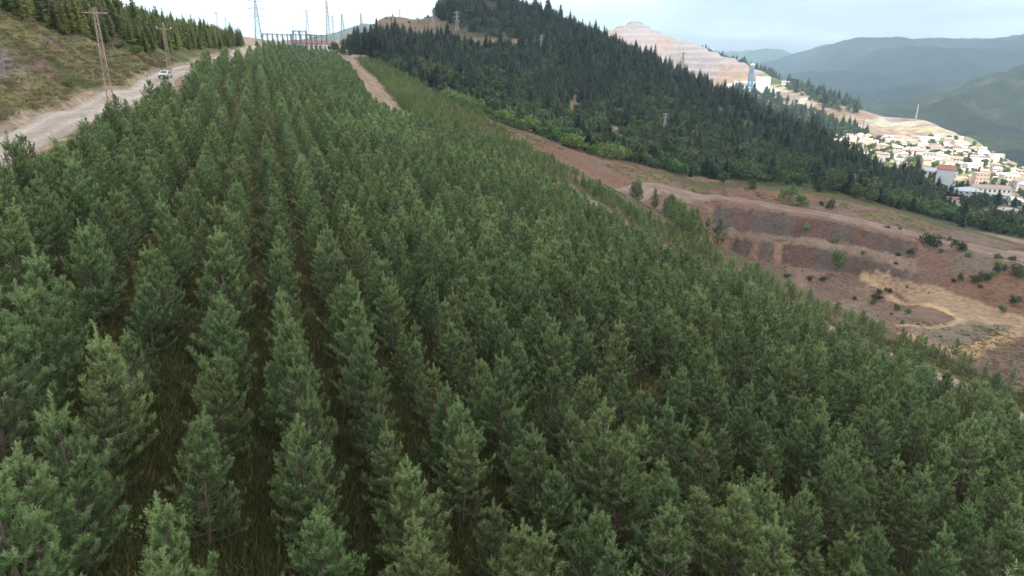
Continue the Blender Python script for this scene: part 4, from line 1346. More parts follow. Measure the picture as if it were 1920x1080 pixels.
# ------------------------------------------------------------------ the bank above the gravel road
con_p = [fir_parts(600 + i, 6.5, (1.5, 1.7, 1.35, 1.6)[i], 800, ragged=.2) for i in range(4)]
con_m = [tree_meshes('light_conifer', p, m_larch, m_bark) for p in con_p]
con_far = [tree_single('light_conifer_far_%d' % i, fir_parts(620 + i, 6.5, (1.5, 1.7, 1.4)[i], 420, ragged=.2), m_larch, m_bark) for i in range(3)]
bs, bt = np.meshgrid(np.arange(-150, -6, 2.9), np.arange(40, 440, 2.7)); bs = bs.ravel() + rng.uniform(-1.1, 1.1, bs.size); bt = bt.ravel() + rng.uniform(-1.1, 1.1, bt.size)
edge = road_s(bt) + np.interp(bt, [40, 100, 130, 150, 175, 200, 420], [-33, -29, -23, -17, -11.5, -8.5, -6.5]) + (fbm(bs, bt, 12, 3, 171) - .5) * 7
ok = bs < edge
bx, by = xy(bs[ok], bt[ok]); ok2 = (road_dist(bx, by) > 1.2) & (rng.random(len(bx)) < .9)
bx, by = bx[ok2], by[ok2]; bz = zg(bx, by)
bsz = rng.normal(1.0, .2, len(bx)).clip(.5, 1.6)
qx2, qy2 = project(bx, by, bz + 6)
vis2 = np.where((qx2 > -10) & (qx2 < 520) & (qy2 > -8))[0]
vis2 = vis2[np.argsort(np.hypot(bx[vis2], by[vis2]) / bsz[vis2])][:260]
sset = np.zeros(len(bx), bool); sset[vis2] = True
for c, i in enumerate(sorted(vis2, key=lambda i: qx2[i])):
    v = int(rng.integers(4)); s_ = bsz[i]
    root = obj('young_conifer', None, loc=(bx[i], by[i], bz[i]), rotz=rng.uniform(0, 6.28), scale=(s_ * rng.uniform(.85, 1.1), s_ * rng.uniform(.85, 1.1), s_), label='yellow-green young conifer above the gravel road, %s from the left' % ordinal(c), cat='conifer', group='young conifers above the gravel road')
    obj('crown', con_m[v][0], root); obj('trunk', con_m[v][1], root)
ii = np.where(~sset & (qx2 > -500) & (qx2 < 620))[0]
scatter('roadside_woods', con_far, np.stack([bx, by, bz], 1)[ii], bsz[ii], rng.uniform(0, 6.28, len(ii)), rng.integers(0, 3, len(ii)), 'young conifer wood on top of the roadside bank', .03)
# low shrubs and grass tufts on the bank
n = 420
us, ut = rng.uniform(-38, -6, n), rng.uniform(55, 185, n); us = us + road_s(ut)
ux, uy = xy(us, ut); ok = (road_dist(ux, uy) > 1.0) & (fbm(us, ut, 14, 3, 181) > .52)
ux, uy = ux[ok], uy[ok]; uz = zg(ux, uy); q1, q2 = project(ux, uy, uz)
kk = np.where((q1 > 0) & (q1 < 420) & (q2 > 0))[0][:70]
for c, i in enumerate(sorted(kk, key=lambda i: q1[i])):
    v = c % 5; sc = rng.uniform(.16, .5)
    root = obj('bank_shrub', None, loc=(ux[i], uy[i], uz[i] - .05), rotz=rng.uniform(0, 6.28), scale=(sc * 1.25, sc * 1.25, sc), label='low green shrub on the roadside bank, %s from the left' % ordinal(c), cat='shrub', group='shrubs on the roadside bank')
    obj('foliage', (dark_m + bus_m)[int(rng.integers(8))][0], root); obj('stem', bus_m[v][1], root)
n = 9000
us, ut = rng.uniform(-52, -4.5, n), rng.uniform(45, 200, n); us = us + road_s(ut)
ux, uy = xy(us, ut); ok = (road_dist(ux, uy) > .5) & (fbm(us * .45, ut, 11, 4, 8) > .36); ux, uy = ux[ok], uy[ok]; uz = zg(ux, uy)
m_straw = mat_leaf('straw_blades', (.07, .085, .028), (.21, .175, .085), vary=.3, hue=.05)
bk_m = [tuft_mesh('bank_tuft_%d' % i, 950 + i, 30, (.35, .25)[i], (.6, .7)[i], m_straw, .035) for i in range(2)]
scatter('bank_grass', bk_m, np.stack([ux, uy, uz], 1), rng.uniform(.7, 1.6, len(ux)), rng.uniform(0, 6.28, len(ux)), rng.integers(0, 2, len(ux)), 'dry grass on the roadside bank')
# leafy shrub in the near foreground
x, y = hit(318, 1000)
root = obj('leafy_shrub', None, loc=(x, y, float(zg(x, y)[0])), scale=(.42, .42, .30), label='pale green leafy shrub on the ground between the nearest pine rows', cat='shrub')
lv = tree_meshes('leafy_shrub', bush_parts(777, 4.2, 2.6, 900, .17, 14, 0), mat_leaf('pale_leaves', (.08, .13, .035), (.17, .23, .07), vary=.1), m_bark)
obj('foliage', lv[0], root); obj('stem', lv[1], root)

# rubble and thin grass on the quarry ground
def rubble_mesh(seed):
    g_ = np.random.default_rng(seed); bm_ = bmesh.new()
    for _ in range(12): v_ = unit(g_.normal(size=3)) * g_.uniform(.7, 1.1); bm_.verts.new(v_ * np.array((1, .8, .6)))
    bmesh.ops.convex_hull(bm_, input=bm_.verts)
    for v_ in [v_ for v_ in bm_.verts if not v_.link_faces]: bm_.verts.remove(v_)
    me_ = bpy.data.meshes.new('rubble_stone'); bm_.to_mesh(me_); bm_.free(); me_.materials.append(m_stone); return me_


m_stone = mat_plain('quarry_stone', (.15, .115, .095), .95, .3, 1.5, random_tint=.4)
n = 15000
ra, rr_ = np.radians(rng.uniform(-4, 42, n)), rng.uniform(150, 300, n)
kx, ky = rr_ * np.sin(ra), rr_ * np.cos(ra)
ok = in_poly(kx, ky, QUARRY) & (road_dist(kx, ky) > .3) & (fbm(kx, ky, 16, 3, 201) > .47)
kx, ky = kx[ok], ky[ok]; kz = zg(kx, ky)
scatter('rubble', [rubble_mesh(i) for i in range(4)], np.stack([kx, ky, kz], 1), np.exp(rng.normal(-1.5, .5, len(kx))).clip(.08, .9), rng.uniform(0, 6.28, len(kx)), rng.integers(0, 4, len(kx)), 'loose stones on the quarry benches and floor', .4)
n = 15000
ra, rr_ = np.radians(rng.uniform(-4, 42, n)), rng.uniform(150, 310, n)
kx, ky = rr_ * np.sin(ra), rr_ * np.cos(ra)
ok = in_poly(kx, ky, QUARRY) & (road_dist(kx, ky) > .3) & (fbm(kx, ky, 22, 4, 71) > .54)
kx, ky = kx[ok], ky[ok]; kz = zg(kx, ky)
scatter('quarry_grass', bk_m, np.stack([kx, ky, kz], 1), rng.uniform(.7, 1.6, len(kx)), rng.uniform(0, 6.28, len(kx)), rng.integers(0, 2, len(kx)), 'thin dry grass on the quarry ground')
# ------------------------------------------------------------------ power lines, substation
m_steel = mat_plain('galvanised_steel', (.34, .35, .36), .55, .2, 1.0, metallic=.3)
m_dsteel = mat_plain('weathered_steel', (.20, .205, .22), .6, .2, 1.0, metallic=.3)
m_peel = mat_plain('peeling_painted_steel', (.33, .25, .20), .8, .55, 2.2)
m_white = mat_plain('white_paint', (.72, .72, .70), .6, .12, 2.0)
m_black = mat_plain('dark_porcelain', (.03, .03, .035), .35, .2, 3.0)
m_porc = mat_plain('pale_porcelain', (.62, .60, .56), .3, .1, 3.0)
m_wire = mat_plain('wire', (.10, .10, .105), .6, .1, 1.0)


def lattice(mb, b, H, w0, w1, panels, leg, brace, lean=(0, 0), y_w=1.0):
    """four legs with crossed bracing, foot centre b"""
    def c(z, i, j):
        k = z / H; w = w0 + (w1 - w0) * k
        return (b[0] + lean[0] * z + i * w / 2, b[1] + lean[1] * z + j * w * y_w / 2, b[2] + z)
    zs = [H * (1 - (1 - k / panels) ** 1.25) for k in range(panels + 1)]
    for i, j in ((-1, -1), (1, -1), (1, 1), (-1, 1)):
        mb.bar(c(-.5, i, j), c(H, i, j), leg, leg * .7)
    q = [(-1, -1), (1, -1), (1, 1), (-1, 1)]
    for k in range(panels):
        for a in range(4):
            p, r = q[a], q[(a + 1) % 4]
            mb.bar(c(zs[k], *p), c(zs[k + 1], *r), brace)
            if k % 1 == 0: mb.bar(c(zs[k], *r), c(zs[k + 1], *p), brace)
            mb.bar(c(zs[k + 1], *p), c(zs[k + 1], *r), brace)


def stand_at(px, py_base, py_top, r=None, h=None):
    """ground point under a pixel, and the height that reaches the upper pixel"""
    if r is None:
        x, y = hit(px, py_base, h)
    else:
        x, y = at_r(px, py_base, r)[:2]
    hz0 = (h or h_ground)(np.array([x]), np.array([y]))[0]
    R_ = math.hypot(x, y)
    H = 5.0
    for _ in range(40):
        _, yy = project(x, y, hz0 + H)
        H += (float(yy) - py_top) * R_ / F * .9
    return x, y, float(hz0), max(H, 3.0)


def pylon(px, pyb, pyt, label, r=None, h=None, arms=3, mat=None, thick=.22, face=0.0, wbase=.16, armw=.20, cat='pylon', name='power_pylon'):
    x, y, z, H = stand_at(px, pyb, pyt, r, h)
    mat = mat or m_steel
    root = obj(name, None, loc=(x, y, z), rotz=face, label=label, cat=cat, group='lattice pylons')
    mb = MB(); lattice(mb, (0, 0, 0), H, H * wbase, H * .028, 9, thick * .75, thick * .36); mb.build('tower', mat, root)
    for k in range(arms):
        zz = H * (.97 - .15 * k) if arms > 1 else H * .95
        L = H * armw * (1.0, 1.18, 1.05)[k % 3]
        a = MB()
        for s_ in (-1, 1):
            for yy in (-.02 * H, .02 * H):
                a.bar((0, yy, zz), (s_ * L, 0, zz + .01 * H), thick * .55); a.bar((0, yy, zz + .045 * H), (s_ * L, 0, zz + .01 * H), thick * .45)
        ao = a.build('crossarm', mat, root)
        for s_ in (-1, 1):
            i_ = MB(); i_.bar((s_ * L, 0, zz), (s_ * L, 0, zz - .05 * H), .22, .16); i_.build('insulator', m_porc, ao)
    return root, (x, y, z, H)


pylon(485, 74, 0, 'tall pylon with three crossarms left of the substation', r=470, thick=.38, face=.25, armw=.15)
pylon(578, 70, 19, 'slim faint pylon behind the substation gantries', r=560, thick=.24, face=.2, wbase=.10, armw=.12)
pylon(643, 66, 26, 'pylon right of the tall mast behind the substation', r=580, arms=1, thick=.3, wbase=.2, armw=.06)
pylon(678, 58, 25, 'pylon on the bare ridge, right of the dark trees', r=620, arms=1, thick=.32, wbase=.22, armw=.06)
pylon(625, 66, 30, 'small far pylon just right of the tall mast', r=640, arms=2, thick=.22, wbase=.1, armw=.1)
pylon(750, 40, 17, 'tiny far pylon on the skyline of the bare ridge', r=745, arms=2, thick=.2, wbase=.12, armw=.1)
pylon(812, 48, 18, 'pylon at the left edge of the summit wood', r=650, arms=2, thick=.3, wbase=.17, armw=.1)
pylon(857, 66, 22, 'tall pylon on the open shoulder below the summit wood', r=610, arms=3, thick=.34, wbase=.17, armw=.1)
pylon(989, 64, 35, 'pylon against the firs right of the summit', r=640, arms=2, thick=.3, wbase=.14, armw=.09)
pylon(1014, 116, 66, 'pale slim pylon in the middle of the wooded slope', r=575, arms=2, thick=.32, wbase=.12, armw=.08)
pylon(1245, 252, 213, 'pale pylon low on the wooded slope', r=415, arms=2, thick=.26, wbase=.17, armw=.11)
pylon(1595, 368, 326, 'slim pylon among the trees at the lower right end of the hill', r=385, arms=2, thick=.22, wbase=.12, armw=.1)
pylon(1277, 150, 99, 'rusty pylon standing in front of the mine terraces', r=663, arms=2, thick=.3, wbase=.12, armw=.1, mat=m_peel)
pylon(1616, 252, 221, 'pale mast on the bare spur left of the town', h=h_far, r=1080, arms=1, thick=.5, wbase=.12, armw=.08)
pylon(1716, 227, 195, 'thin leaning mast on the spoil terrace above the town', h=h_far, r=1235, arms=0, thick=.8, wbase=.07, cat='mast', name='lattice_mast')

# tall telecom mast behind the substation
x, y, z, H = stand_at(616, 70, 1, r=520)
root = obj('telecom_mast', None, loc=(x, y, z), label='tall slim lattice mast with antenna drums beside the substation', cat='mast')
mb = MB(); lattice(mb, (0, 0, 0), H, 2.6, .9, 12, .2, .1); mb.build('tower', m_steel, root)
for k, (zz, w) in enumerate(((.97, 1.3), (.90, 1.6), (.82, 1.5))):
    b = MB(); b.tube([(-.2, -.9, H * zz), (-.2, -1.5, H * zz)], w * .6, 10); b.build('antenna_drum', m_white, root)
b = MB(); b.bar((0, 0, H), (0, 0, H + 2.5), .12, .05); b.build('lightning_rod', m_steel, root)

# substation
SUB = at_r(560, 78, 470); sz = float(zg(SUB[0], SUB[1])[0])
def sub_pt(px, r): 
    a, _ = azel(px, 70); x, y = r * math.sin(a), r * math.cos(a); return x, y, float(zg(x, y)[0])
def gantry(x0, x1, r, H, n, label, spikes=3.5):
    A = Vector(sub_pt(x0, r)); B = Vector(sub_pt(x1, r + 4)); z = (A.z + B.z) / 2
    root = obj('busbar_gantry', None, loc=(A.x, A.y, z), label=label, cat='gantry', group='substation gantries')
    D = Vector((B.x - A.x, B.y - A.y, 0))
    for k in range(n):
        p = D * (k / (n - 1)); mb = MB()
        lattice(mb, (p.x, p.y, 0), H, .9, .5, 6, .16, .08)
        c = mb.build('column', m_dsteel, root)
        sp = MB(); sp.bar((p.x, p.y, H), (p.x, p.y, H + spikes), .16, .05); sp.build('lightning_spike', m_dsteel, c)
    mb = MB()
    for dz in (-.5, .1):
        for o in (-.3, .3): mb.bar(Vector((0, o, H + dz)), D + Vector((0, o, H + dz)), .13)
    m = 6 * n
    for k in range(m):
        a_, b_ = D * (k / m), D * ((k + 1) / m)
        mb.bar(a_ + Vector((0, 0, H - .5)), b_ + Vector((0, 0, H + .1)), .09); mb.bar(a_ + Vector((0, 0, H + .1)), b_ + Vector((0, 0, H - .5)), .09)
    bm_ = mb.build('beam', m_dsteel, root)
    for k in range(2 * n - 1):
        p = D * ((k + .5) / (2 * n)); i_ = MB(); i_.bar(p + Vector((0, 0, H - .5)), p + Vector((0, 0, H - 2.0)), .24, .16); i_.build('insulator', m_porc if k % 2 else m_black, bm_)
    return root
gantry(492, 548, 455, 9.0, 7, 'long low gantry at the left of the substation')
gantry(545, 612, 470, 9.5, 8, 'long gantry in front of the red-roofed substation building')
gantry(550, 574, 440, 11.5, 3, 'tallest gantry in the middle of the substation', 4.5)
gantry(575, 590, 500, 10, 3, 'short gantry behind the middle of the substation')
bus = MB()
a, b, c = Vector(sub_pt(574, 440)), Vector(sub_pt(592, 455)), Vector(sub_pt(610, 472))
# control building with red roof
def house_mesh(w, d, h, rh, roof='gable', eave=.5):
    wl_, rf_ = MB(), MB()
    wl_.box(-w / 2, w / 2, -d / 2, d / 2, -2.5, h)
    e = eave
    if roof == 'flat':
        rf_.box(-w / 2 - .25, w / 2 + .25, -d / 2 - .25, d / 2 + .25, h + .003, h + .45)
    elif roof == 'gable':
        wl_.poly([(-w / 2, -d / 2, h), (-w / 2, d / 2, h), (-w / 2, 0, h + rh - .1)]); wl_.poly([(w / 2, d / 2, h), (w / 2, -d / 2, h), (w / 2, 0, h + rh - .1)])
        for sg in (-1, 1):
            y1 = sg * (d / 2 + e); z1 = h - rh * e / (d / 2)
            rf_.hexa([(-w / 2 - e, y1, z1), (w / 2 + e, y1, z1), (w / 2 + e, 0, h + rh), (-w / 2 - e, 0, h + rh)], [(-w / 2 - e, y1, z1 + .25), (w / 2 + e, y1, z1 + .25), (w / 2 + e, 0, h + rh + .25), (-w / 2 - e, 0, h + rh + .25)])
    else:
        rl = max(.2, w / 2 - d / 2)
        B = [(-w / 2 - e, -d / 2 - e, h + .01), (w / 2 + e, -d / 2 - e, h + .01), (w / 2 + e, d / 2 + e, h + .01), (-w / 2 - e, d / 2 + e, h + .01)]
        T = [(-rl, 0, h + rh), (rl, 0, h + rh)]
        rf_.poly([B[0], B[1], T[1], T[0]]); rf_.poly([B[1], B[2], T[1]]); rf_.poly([B[2], B[3], T[0], T[1]]); rf_.poly([B[3], B[0], T[0]]); rf_.poly(B[::-1])
    return wl_, rf_


def windows(root, wallmat, w, d, h, floors, nx, ny, glass, frame, sides=('f', 'l', 'r')):
    """window openings as framed panes set proud of the wall"""
    fh = h / floors
    for s_ in sides:
        n = nx if s_ == 'f' else ny; L = w if s_ == 'f' else d
        for fl in range(floors):
            for k in range(n):
                u = (k + .5) / n * L - L / 2; z0 = fl * fh + fh * .32; z1 = fl * fh + fh * .80; hw = min(.75, L / n * .3)
                def q(u0, u1, za, zb, o0, o1):
                    m_ = MB()
                    if s_ == 'f': m_.box(u0, u1, -d / 2 - o1, -d / 2 - o0, za, zb)
                    elif s_ == 'l': m_.box(-w / 2 - o1, -w / 2 - o0, u0, u1, za, zb)
                    else: m_.box(w / 2 + o0, w / 2 + o1, u0, u1, za, zb)
                    return m_
                wo = q(u - hw - .12, u + hw + .12, z0 - .12, z1 + .12, -.02, .05).build('window', frame, root)
                q(u - hw, u + hw, z0, z1, .053, .08).build('pane', glass, wo)


m_glass = mat_plain('window_glass', (.045, .055, .065), .2, .1, 1.0, spec=.6)
m_wallw = mat_plain('white_render', (.74, .71, .66), .85, .08, .5)
m_wallg = mat_plain('pale_grey_render', (.55, .57, .60), .85, .1, .4)
m_tile = mat_plain('red_tiles', (.30, .115, .085), .8, .25, 2.5)
m_tilep = mat_plain('faded_tiles', (.36, .28, .245), .8, .25, 2.5)
m_sheet = mat_plain('grey_sheet_roof', (.38, .42, .46), .5, .12, 1.5)
x, y, z = sub_pt(590, 478)
w_, r_ = house_mesh(24, 10, 4.6, 2.0, 'gable')
root = obj('substation_building', None, loc=(x, y, z - .3), rotz=.32, label='long white substation building with a red tiled roof', cat='building')
w_.build('wall', m_wallw, root); r_.build('roof', mat_plain('faded_red_roof', (.26, .15, .125), .8, .2, 2.0), root); windows(root, None, 24, 10, 4.6, 1, 9, 3, m_glass, m_white, ('f', 'l'))
# sun-roof and equipment at the left
x, y, z = sub_pt(502, 450)
root = obj('canopy_shelter', None, loc=(x, y, z), label='flat dark canopy on posts at the left end of the substation', cat='shelter')
for sx in (-1.8, 1.8):
    for sy in (-1, 1): b_ = MB(); b_.bar((sx, sy, -.3), (sx, sy, 3.6), .18); b_.build('post', m_steel, root)
b_ = MB(); b_.box(-2.8, 2.8, -1.6, 1.6, 3.6, 3.9); b_.build('roof', m_dsteel, root)
for k, (px, r, hh, lab) in enumerate(((514, 452, 5.5, 'left'), (517, 458, 6.5, 'middle'), (520, 450, 5.0, 'right'), (606, 455, 4.5, 'lone'))):
    x, y, z = sub_pt(px, r)
    root = obj('transformer', None, loc=(x, y, z), rotz=.3, label='%s white-grey transformer standing on the substation pad' % lab, cat='transformer', group='transformers')
    b_ = MB(); b_.box(-1.2, 1.2, -.9, .9, -.2, hh * .55); b_.build('tank', m_wallg, root)
    for j in range(3): c_ = MB(); c_.tube([(-.7 + .7 * j, 0, hh * .55), (-.7 + .7 * j, 0, hh * .75), (-.7 + .7 * j, 0, hh)], [.16, .22, .1], 7); c_.build('bushing', m_porc, root)
    f_ = MB(); f_.box(-1.1, 1.1, -1.3, -.95, .1, hh * .45); f_.build('radiator', m_steel, root)
# low retaining wall right of the dark trees
x, y = at_r(664, 80, 480)[:2]; z = float(zg(x, y)[0])
root = obj('retaining_wall', None, loc=(x, y, z), rotz=.15, label='low pale wall at the edge of the dark firs', cat='wall')
b_ = MB(); b_.box(-7, 7, -.2, .2, -1, 1.9); b_.build('panel', m_wallg, root); b_ = MB(); b_.box(-7.1, 7.1, -.28, .28, 1.903, 2.1); b_.build('coping', m_white, root)
# dark trees beside the building and the yellowish one before it
for k, (px, r, w, h, lab, mm, bw, bh) in enumerate(((625, 468, 6.5, 8, 'dark broadleaf tree at the right end of the substation building', bro_m, 6, 6), (638, 452, 8.5, 8.0, 'wide dark tree just above the upper dirt road', dark_m, 4.4, 4), (655, 455, 5, 4.2, 'small dark tree left of the low pale wall', dark_m, 4.4, 4), (655, 600, 3.6, 4.0, 'lone dark tree on the ridge skyline', dark_m, 4.4, 4), (680, 600, 4.5, 4, 'dark tree at the foot of the ridge pylon', dark_m, 4.4, 4))):
    x, y, z = sub_pt(px, r)
    root = obj('yard_tree', None, loc=(x, y, z - .2), rotz=k, scale=(w / bw, w / bw, h / bh), label=lab, cat='tree')
    obj('crown', mm[k % 3][0], root); obj('trunk', mm[k % 3][1], root)
x, y, z = sub_pt(531, 420)
root = obj('yard_conifer', None, loc=(x, y, z), scale=1.15, label='yellowish conifer standing before the substation gantries', cat='conifer')
obj('crown', con_m[1][0], root); obj('trunk', con_m[1][1], root)
x, y, z = sub_pt(500, 440)
root = obj('yard_conifer', None, loc=(x, y, z), scale=.5, label='small dark round conifer under the canopy shelter', cat='conifer')
obj('crown', near_m[3][0], root); obj('trunk', near_m[3][1], root)

# ------------------------------------------------------------------ poles along the gravel road
def wires(a, b, label, sag=.9, rad=.02):
    n = 10; pts = []
    for k in range(n + 1):
        u = k / n; p = Vector(a).lerp(Vector(b), u); p.z -= sag * 4 * u * (1 - u); pts.append(p)
    m_ = MB(); m_.tube(pts, rad, 4); return m_.build('power_line', m_wire, label=label, cat='wire', group='power lines along the road')


def road_pole(px, pyb, pyt, mat, ins, label, lean, w0=1.15, w1=.5, insul_h=.35, aw=1.5):
    x, y, z, H = stand_at(px, pyb, pyt)
    root = obj('lattice_pole', None, loc=(x, y, z), rotz=math.radians(25), label=label, cat='utility pole', group='lattice poles along the gravel road')
    mb = MB(); lattice(mb, (0, 0, 0), H, w0, w1, 15, .11, .045, lean, .8); mb.build('mast', mat, root)
    tx, ty = lean[0] * H, lean[1] * H
    a_ = MB(); a_.box(tx - aw, tx + aw, ty - .09, ty + .09, H - .75, H - .6); ao = a_.build('crossarm', mat, root)
    tops = []
    for k, (ox, hh) in enumerate(((-aw + .1, 0), (0, .75), (aw - .1, 0))):
        i_ = MB(); zb = H - .6 + hh; i_.tube([(tx + ox, ty, zb), (tx + ox, ty, zb + .12), (tx + ox, ty, zb + .2), (tx + ox, ty, zb + insul_h)], [.05, .16, .10, .13], 8); i_.build('insulator', ins, ao)
        tops.append(root.matrix_basis @ Vector((tx + ox, ty, zb + insul_h)))
    return root, tops


p1, t1 = road_pole(208, 192, 14, m_peel, m_black, 'rust-stained lattice pole nearest on the gravel road, dark insulators', (-.012, 0), .8, .36)
p2, t2 = road_pole(318, 134, 48, m_peel, m_porc, 'second lattice pole by the gravel road, white insulators, behind the parked car', (0, 0), .8, .38)
p3, t3 = road_pole(411, 78, 22, m_dsteel, m_porc, 'third pole at the bend of the road beside the young conifers', (0, 0), 1.1, .6)
p4, t4 = road_pole(426, 74, 33, m_dsteel, m_porc, 'fourth and smallest pole beyond the young conifers', (0, 0), 1.1, .6)
for k in range(3):
    nm = ('outer', 'middle', 'inner')[k]
    wires(t1[k], t2[k], '%s wire between the first and second road poles' % nm)
    wires(t2[k], t3[k], '%s wire between the second and third road poles' % nm)
    wires(t1[k], t1[k] + (t1[k] - t2[k]) * .9 + Vector((-38, 14, 7)), '%s wire leading from the first pole over the bank' % nm, 1.0)

# ------------------------------------------------------------------ car on the gravel road
m_car = mat_plain('pale_green_car_paint', (.55, .60, .585), .3, .04, 2.0, spec=.6)
m_tyre = mat_plain('tyre_rubber', (.02, .02, .02), .85, .1, 5.0)
m_lamp = mat_plain('headlamp', (.65, .66, .65), .15, .05, 5.0, spec=.8)
m_red = mat_plain('tail_lamp', (.35, .02, .02), .3, .05, 5.0)
m_chrome = mat_plain('wheel_rim', (.5, .5, .5), .35, .05, 5.0, metallic=.8)
x, y = hit(311, 147); z = float(h1(np.array([x]), np.array([y]))[0]) + .06
car = obj('parked_car', None, loc=(x, y, z), rotz=math.radians(10), scale=.98, label='pale green-white car on the gravel road at the bend', cat='car')
prof = [(-2.15, .45), (-2.18, .75), (-2.0, .92), (-1.15, 1.0), (-.55, 1.42), (.85, 1.46), (1.55, 1.08), (2.1, .98), (2.2, .7), (2.15, .42)]
bm = bmesh.new()
secs = []
for u, (wy, sq) in enumerate(((-.84, .96), (-.80, 1.0), (0, 1.0), (.80, 1.0), (.84, .96))):
    secs.append([bm.verts.new((wy * (1 - .16 * max(0, (pz - .98) / .5)), px_ * sq, (pz - .4) * (.97 if abs(wy) > .82 else 1) + .4)) for px_, pz in prof])
for a_, b_ in zip(secs[:-1], secs[1:]):
    for i in range(len(prof)):
        j = (i + 1) % len(prof); bm.faces.new((a_[i], a_[j], b_[j], b_[i]))
bm.faces.new(secs[0][::-1]); bm.faces.new(secs[-1])
bmesh.ops.recalc_face_normals(bm, faces=bm.faces)
me = bpy.data.meshes.new('body'); bm.to_mesh(me); bm.free(); me.materials.append(m_car)
body = obj('body', me, car)
def quad(name, pts, mat, off):
    m_ = MB(); n_ = (Vector(pts[1]) - Vector(pts[0])).cross(Vector(pts[2]) - Vector(pts[0])).normalized()
    m_.hexa([Vector(p) - n_ * .02 for p in pts], [Vector(p) + n_ * off for p in pts]); return m_.build(name, mat, car)
quad('windscreen', [(-.62, -1.10, 1.03), (.62, -1.10, 1.03), (.54, -.62, 1.37), (-.54, -.62, 1.37)], m_glass, .02)
quad('rear_window', [(.60, 1.50, 1.12), (-.60, 1.50, 1.12), (-.54, .95, 1.42), (.54, .95, 1.42)], m_glass, .02)
for s_ in (-1, 1):
    pts = [(s_ * .815, -.95, 1.02), (s_ * .815, 1.2, 1.04), (s_ * .70, .75, 1.38), (s_ * .70, -.5, 1.36)]
    quad('side_window', pts if s_ > 0 else pts[::-1], m_glass, .02)
    b_ = MB(); b_.box(s_ * .62 - .16, s_ * .62 + .16, -2.2, -2.05, .66, .82); b_.build('headlight', m_lamp, car)
    b_ = MB(); b_.box(s_ * .66 - .12, s_ * .66 + .12, 2.08, 2.23, .72, .9); b_.build('tail_light', m_red, car)
    for yy in (-1.35, 1.35):
        w_ = MB(); w_.tube([(s_ * .66, yy, .32), (s_ * .88, yy, .32)], .33, 16); wo = w_.build('wheel', m_tyre, car)
        w_ = MB(); w_.tube([(s_ * .87, yy, .32), (s_ * .895, yy, .32)], .19, 12); w_.build('rim', m_chrome, wo)
b_ = MB(); b_.box(-.5, .5, -2.22, -2.15, .5, .62); b_.build('grille', m_black, car)
b_ = MB(); b_.box(-.84, .84, -2.26, -2.12, .36, .5); b_.build('bumper', m_dsteel, car)
# ------------------------------------------------------------------ the town and the mine buildings
def zfar(x, y):
    return float(max(h_far(np.array([x]), np.array([y]))[0], h_ground(np.array([x]), np.array([y]))[0] if math.hypot(x, y) < 990 else -1e9))


TOWN = [(1556, 262), (1590, 258), (1640, 262), (1720, 262), (1800, 262), (1850, 285), (1885, 310), (1925, 325), (1925, 385), (1860, 365), (1800, 330), (1730, 318), (1670, 308), (1620, 296), (1580, 280)]
wall_mats = [mat_plain('%s_house_render' % n, c, .85, .08, .6, random_tint=.08) for n, c in (('white', (.74, .72, .68)), ('cream', (.66, .58, .46)), ('pink', (.60, .44, .38)), ('pale_grey', (.52, .52, .52)), ('ochre', (.55, .42, .27)))]
roof_mats = [mat_plain('sun_bleached_tiles', (.32, .235, .20), .8, .25, 2.5), m_tilep, m_sheet, mat_plain('whitish_flat_roof', (.60, .58, .55), .8, .15, .8), mat_plain('brown_tiles', (.24, .15, .12), .8, .2, 2.0)]
wn_ = ('white', 'cream', 'pinkish', 'grey', 'ochre'); rn_ = ('red tiled roof', 'faded orange roof', 'grey sheet roof', 'pale flat roof', 'brown roof')
spots = []
g = np.random.default_rng(88)
def town_points(n, poly, r0, r1):
    """random ground points of the valley that lie inside a region of the view"""
    rr_ = np.sqrt(g.uniform(r0 ** 2, r1 ** 2, n)); aa_ = np.radians(g.uniform(20, 40, n))
    x_, y_ = rr_ * np.sin(aa_), rr_ * np.cos(aa_); z_ = h_far(x_, y_)
    px_, py_ = project(x_, y_, z_); k_ = in_poly(px_, py_, poly)
    return np.stack([x_[k_], y_[k_], px_[k_], py_[k_]], 1)
for x, y, px, py in town_points(9000, TOWN, 610, 1300):
    if len(spots) >= 240: break
    if any((x - q[0]) ** 2 + (y - q[1]) ** 2 < 10.5 ** 2 for q in spots): continue
    spots.append((x, y, px, py))
variants = {}
cnt = {}
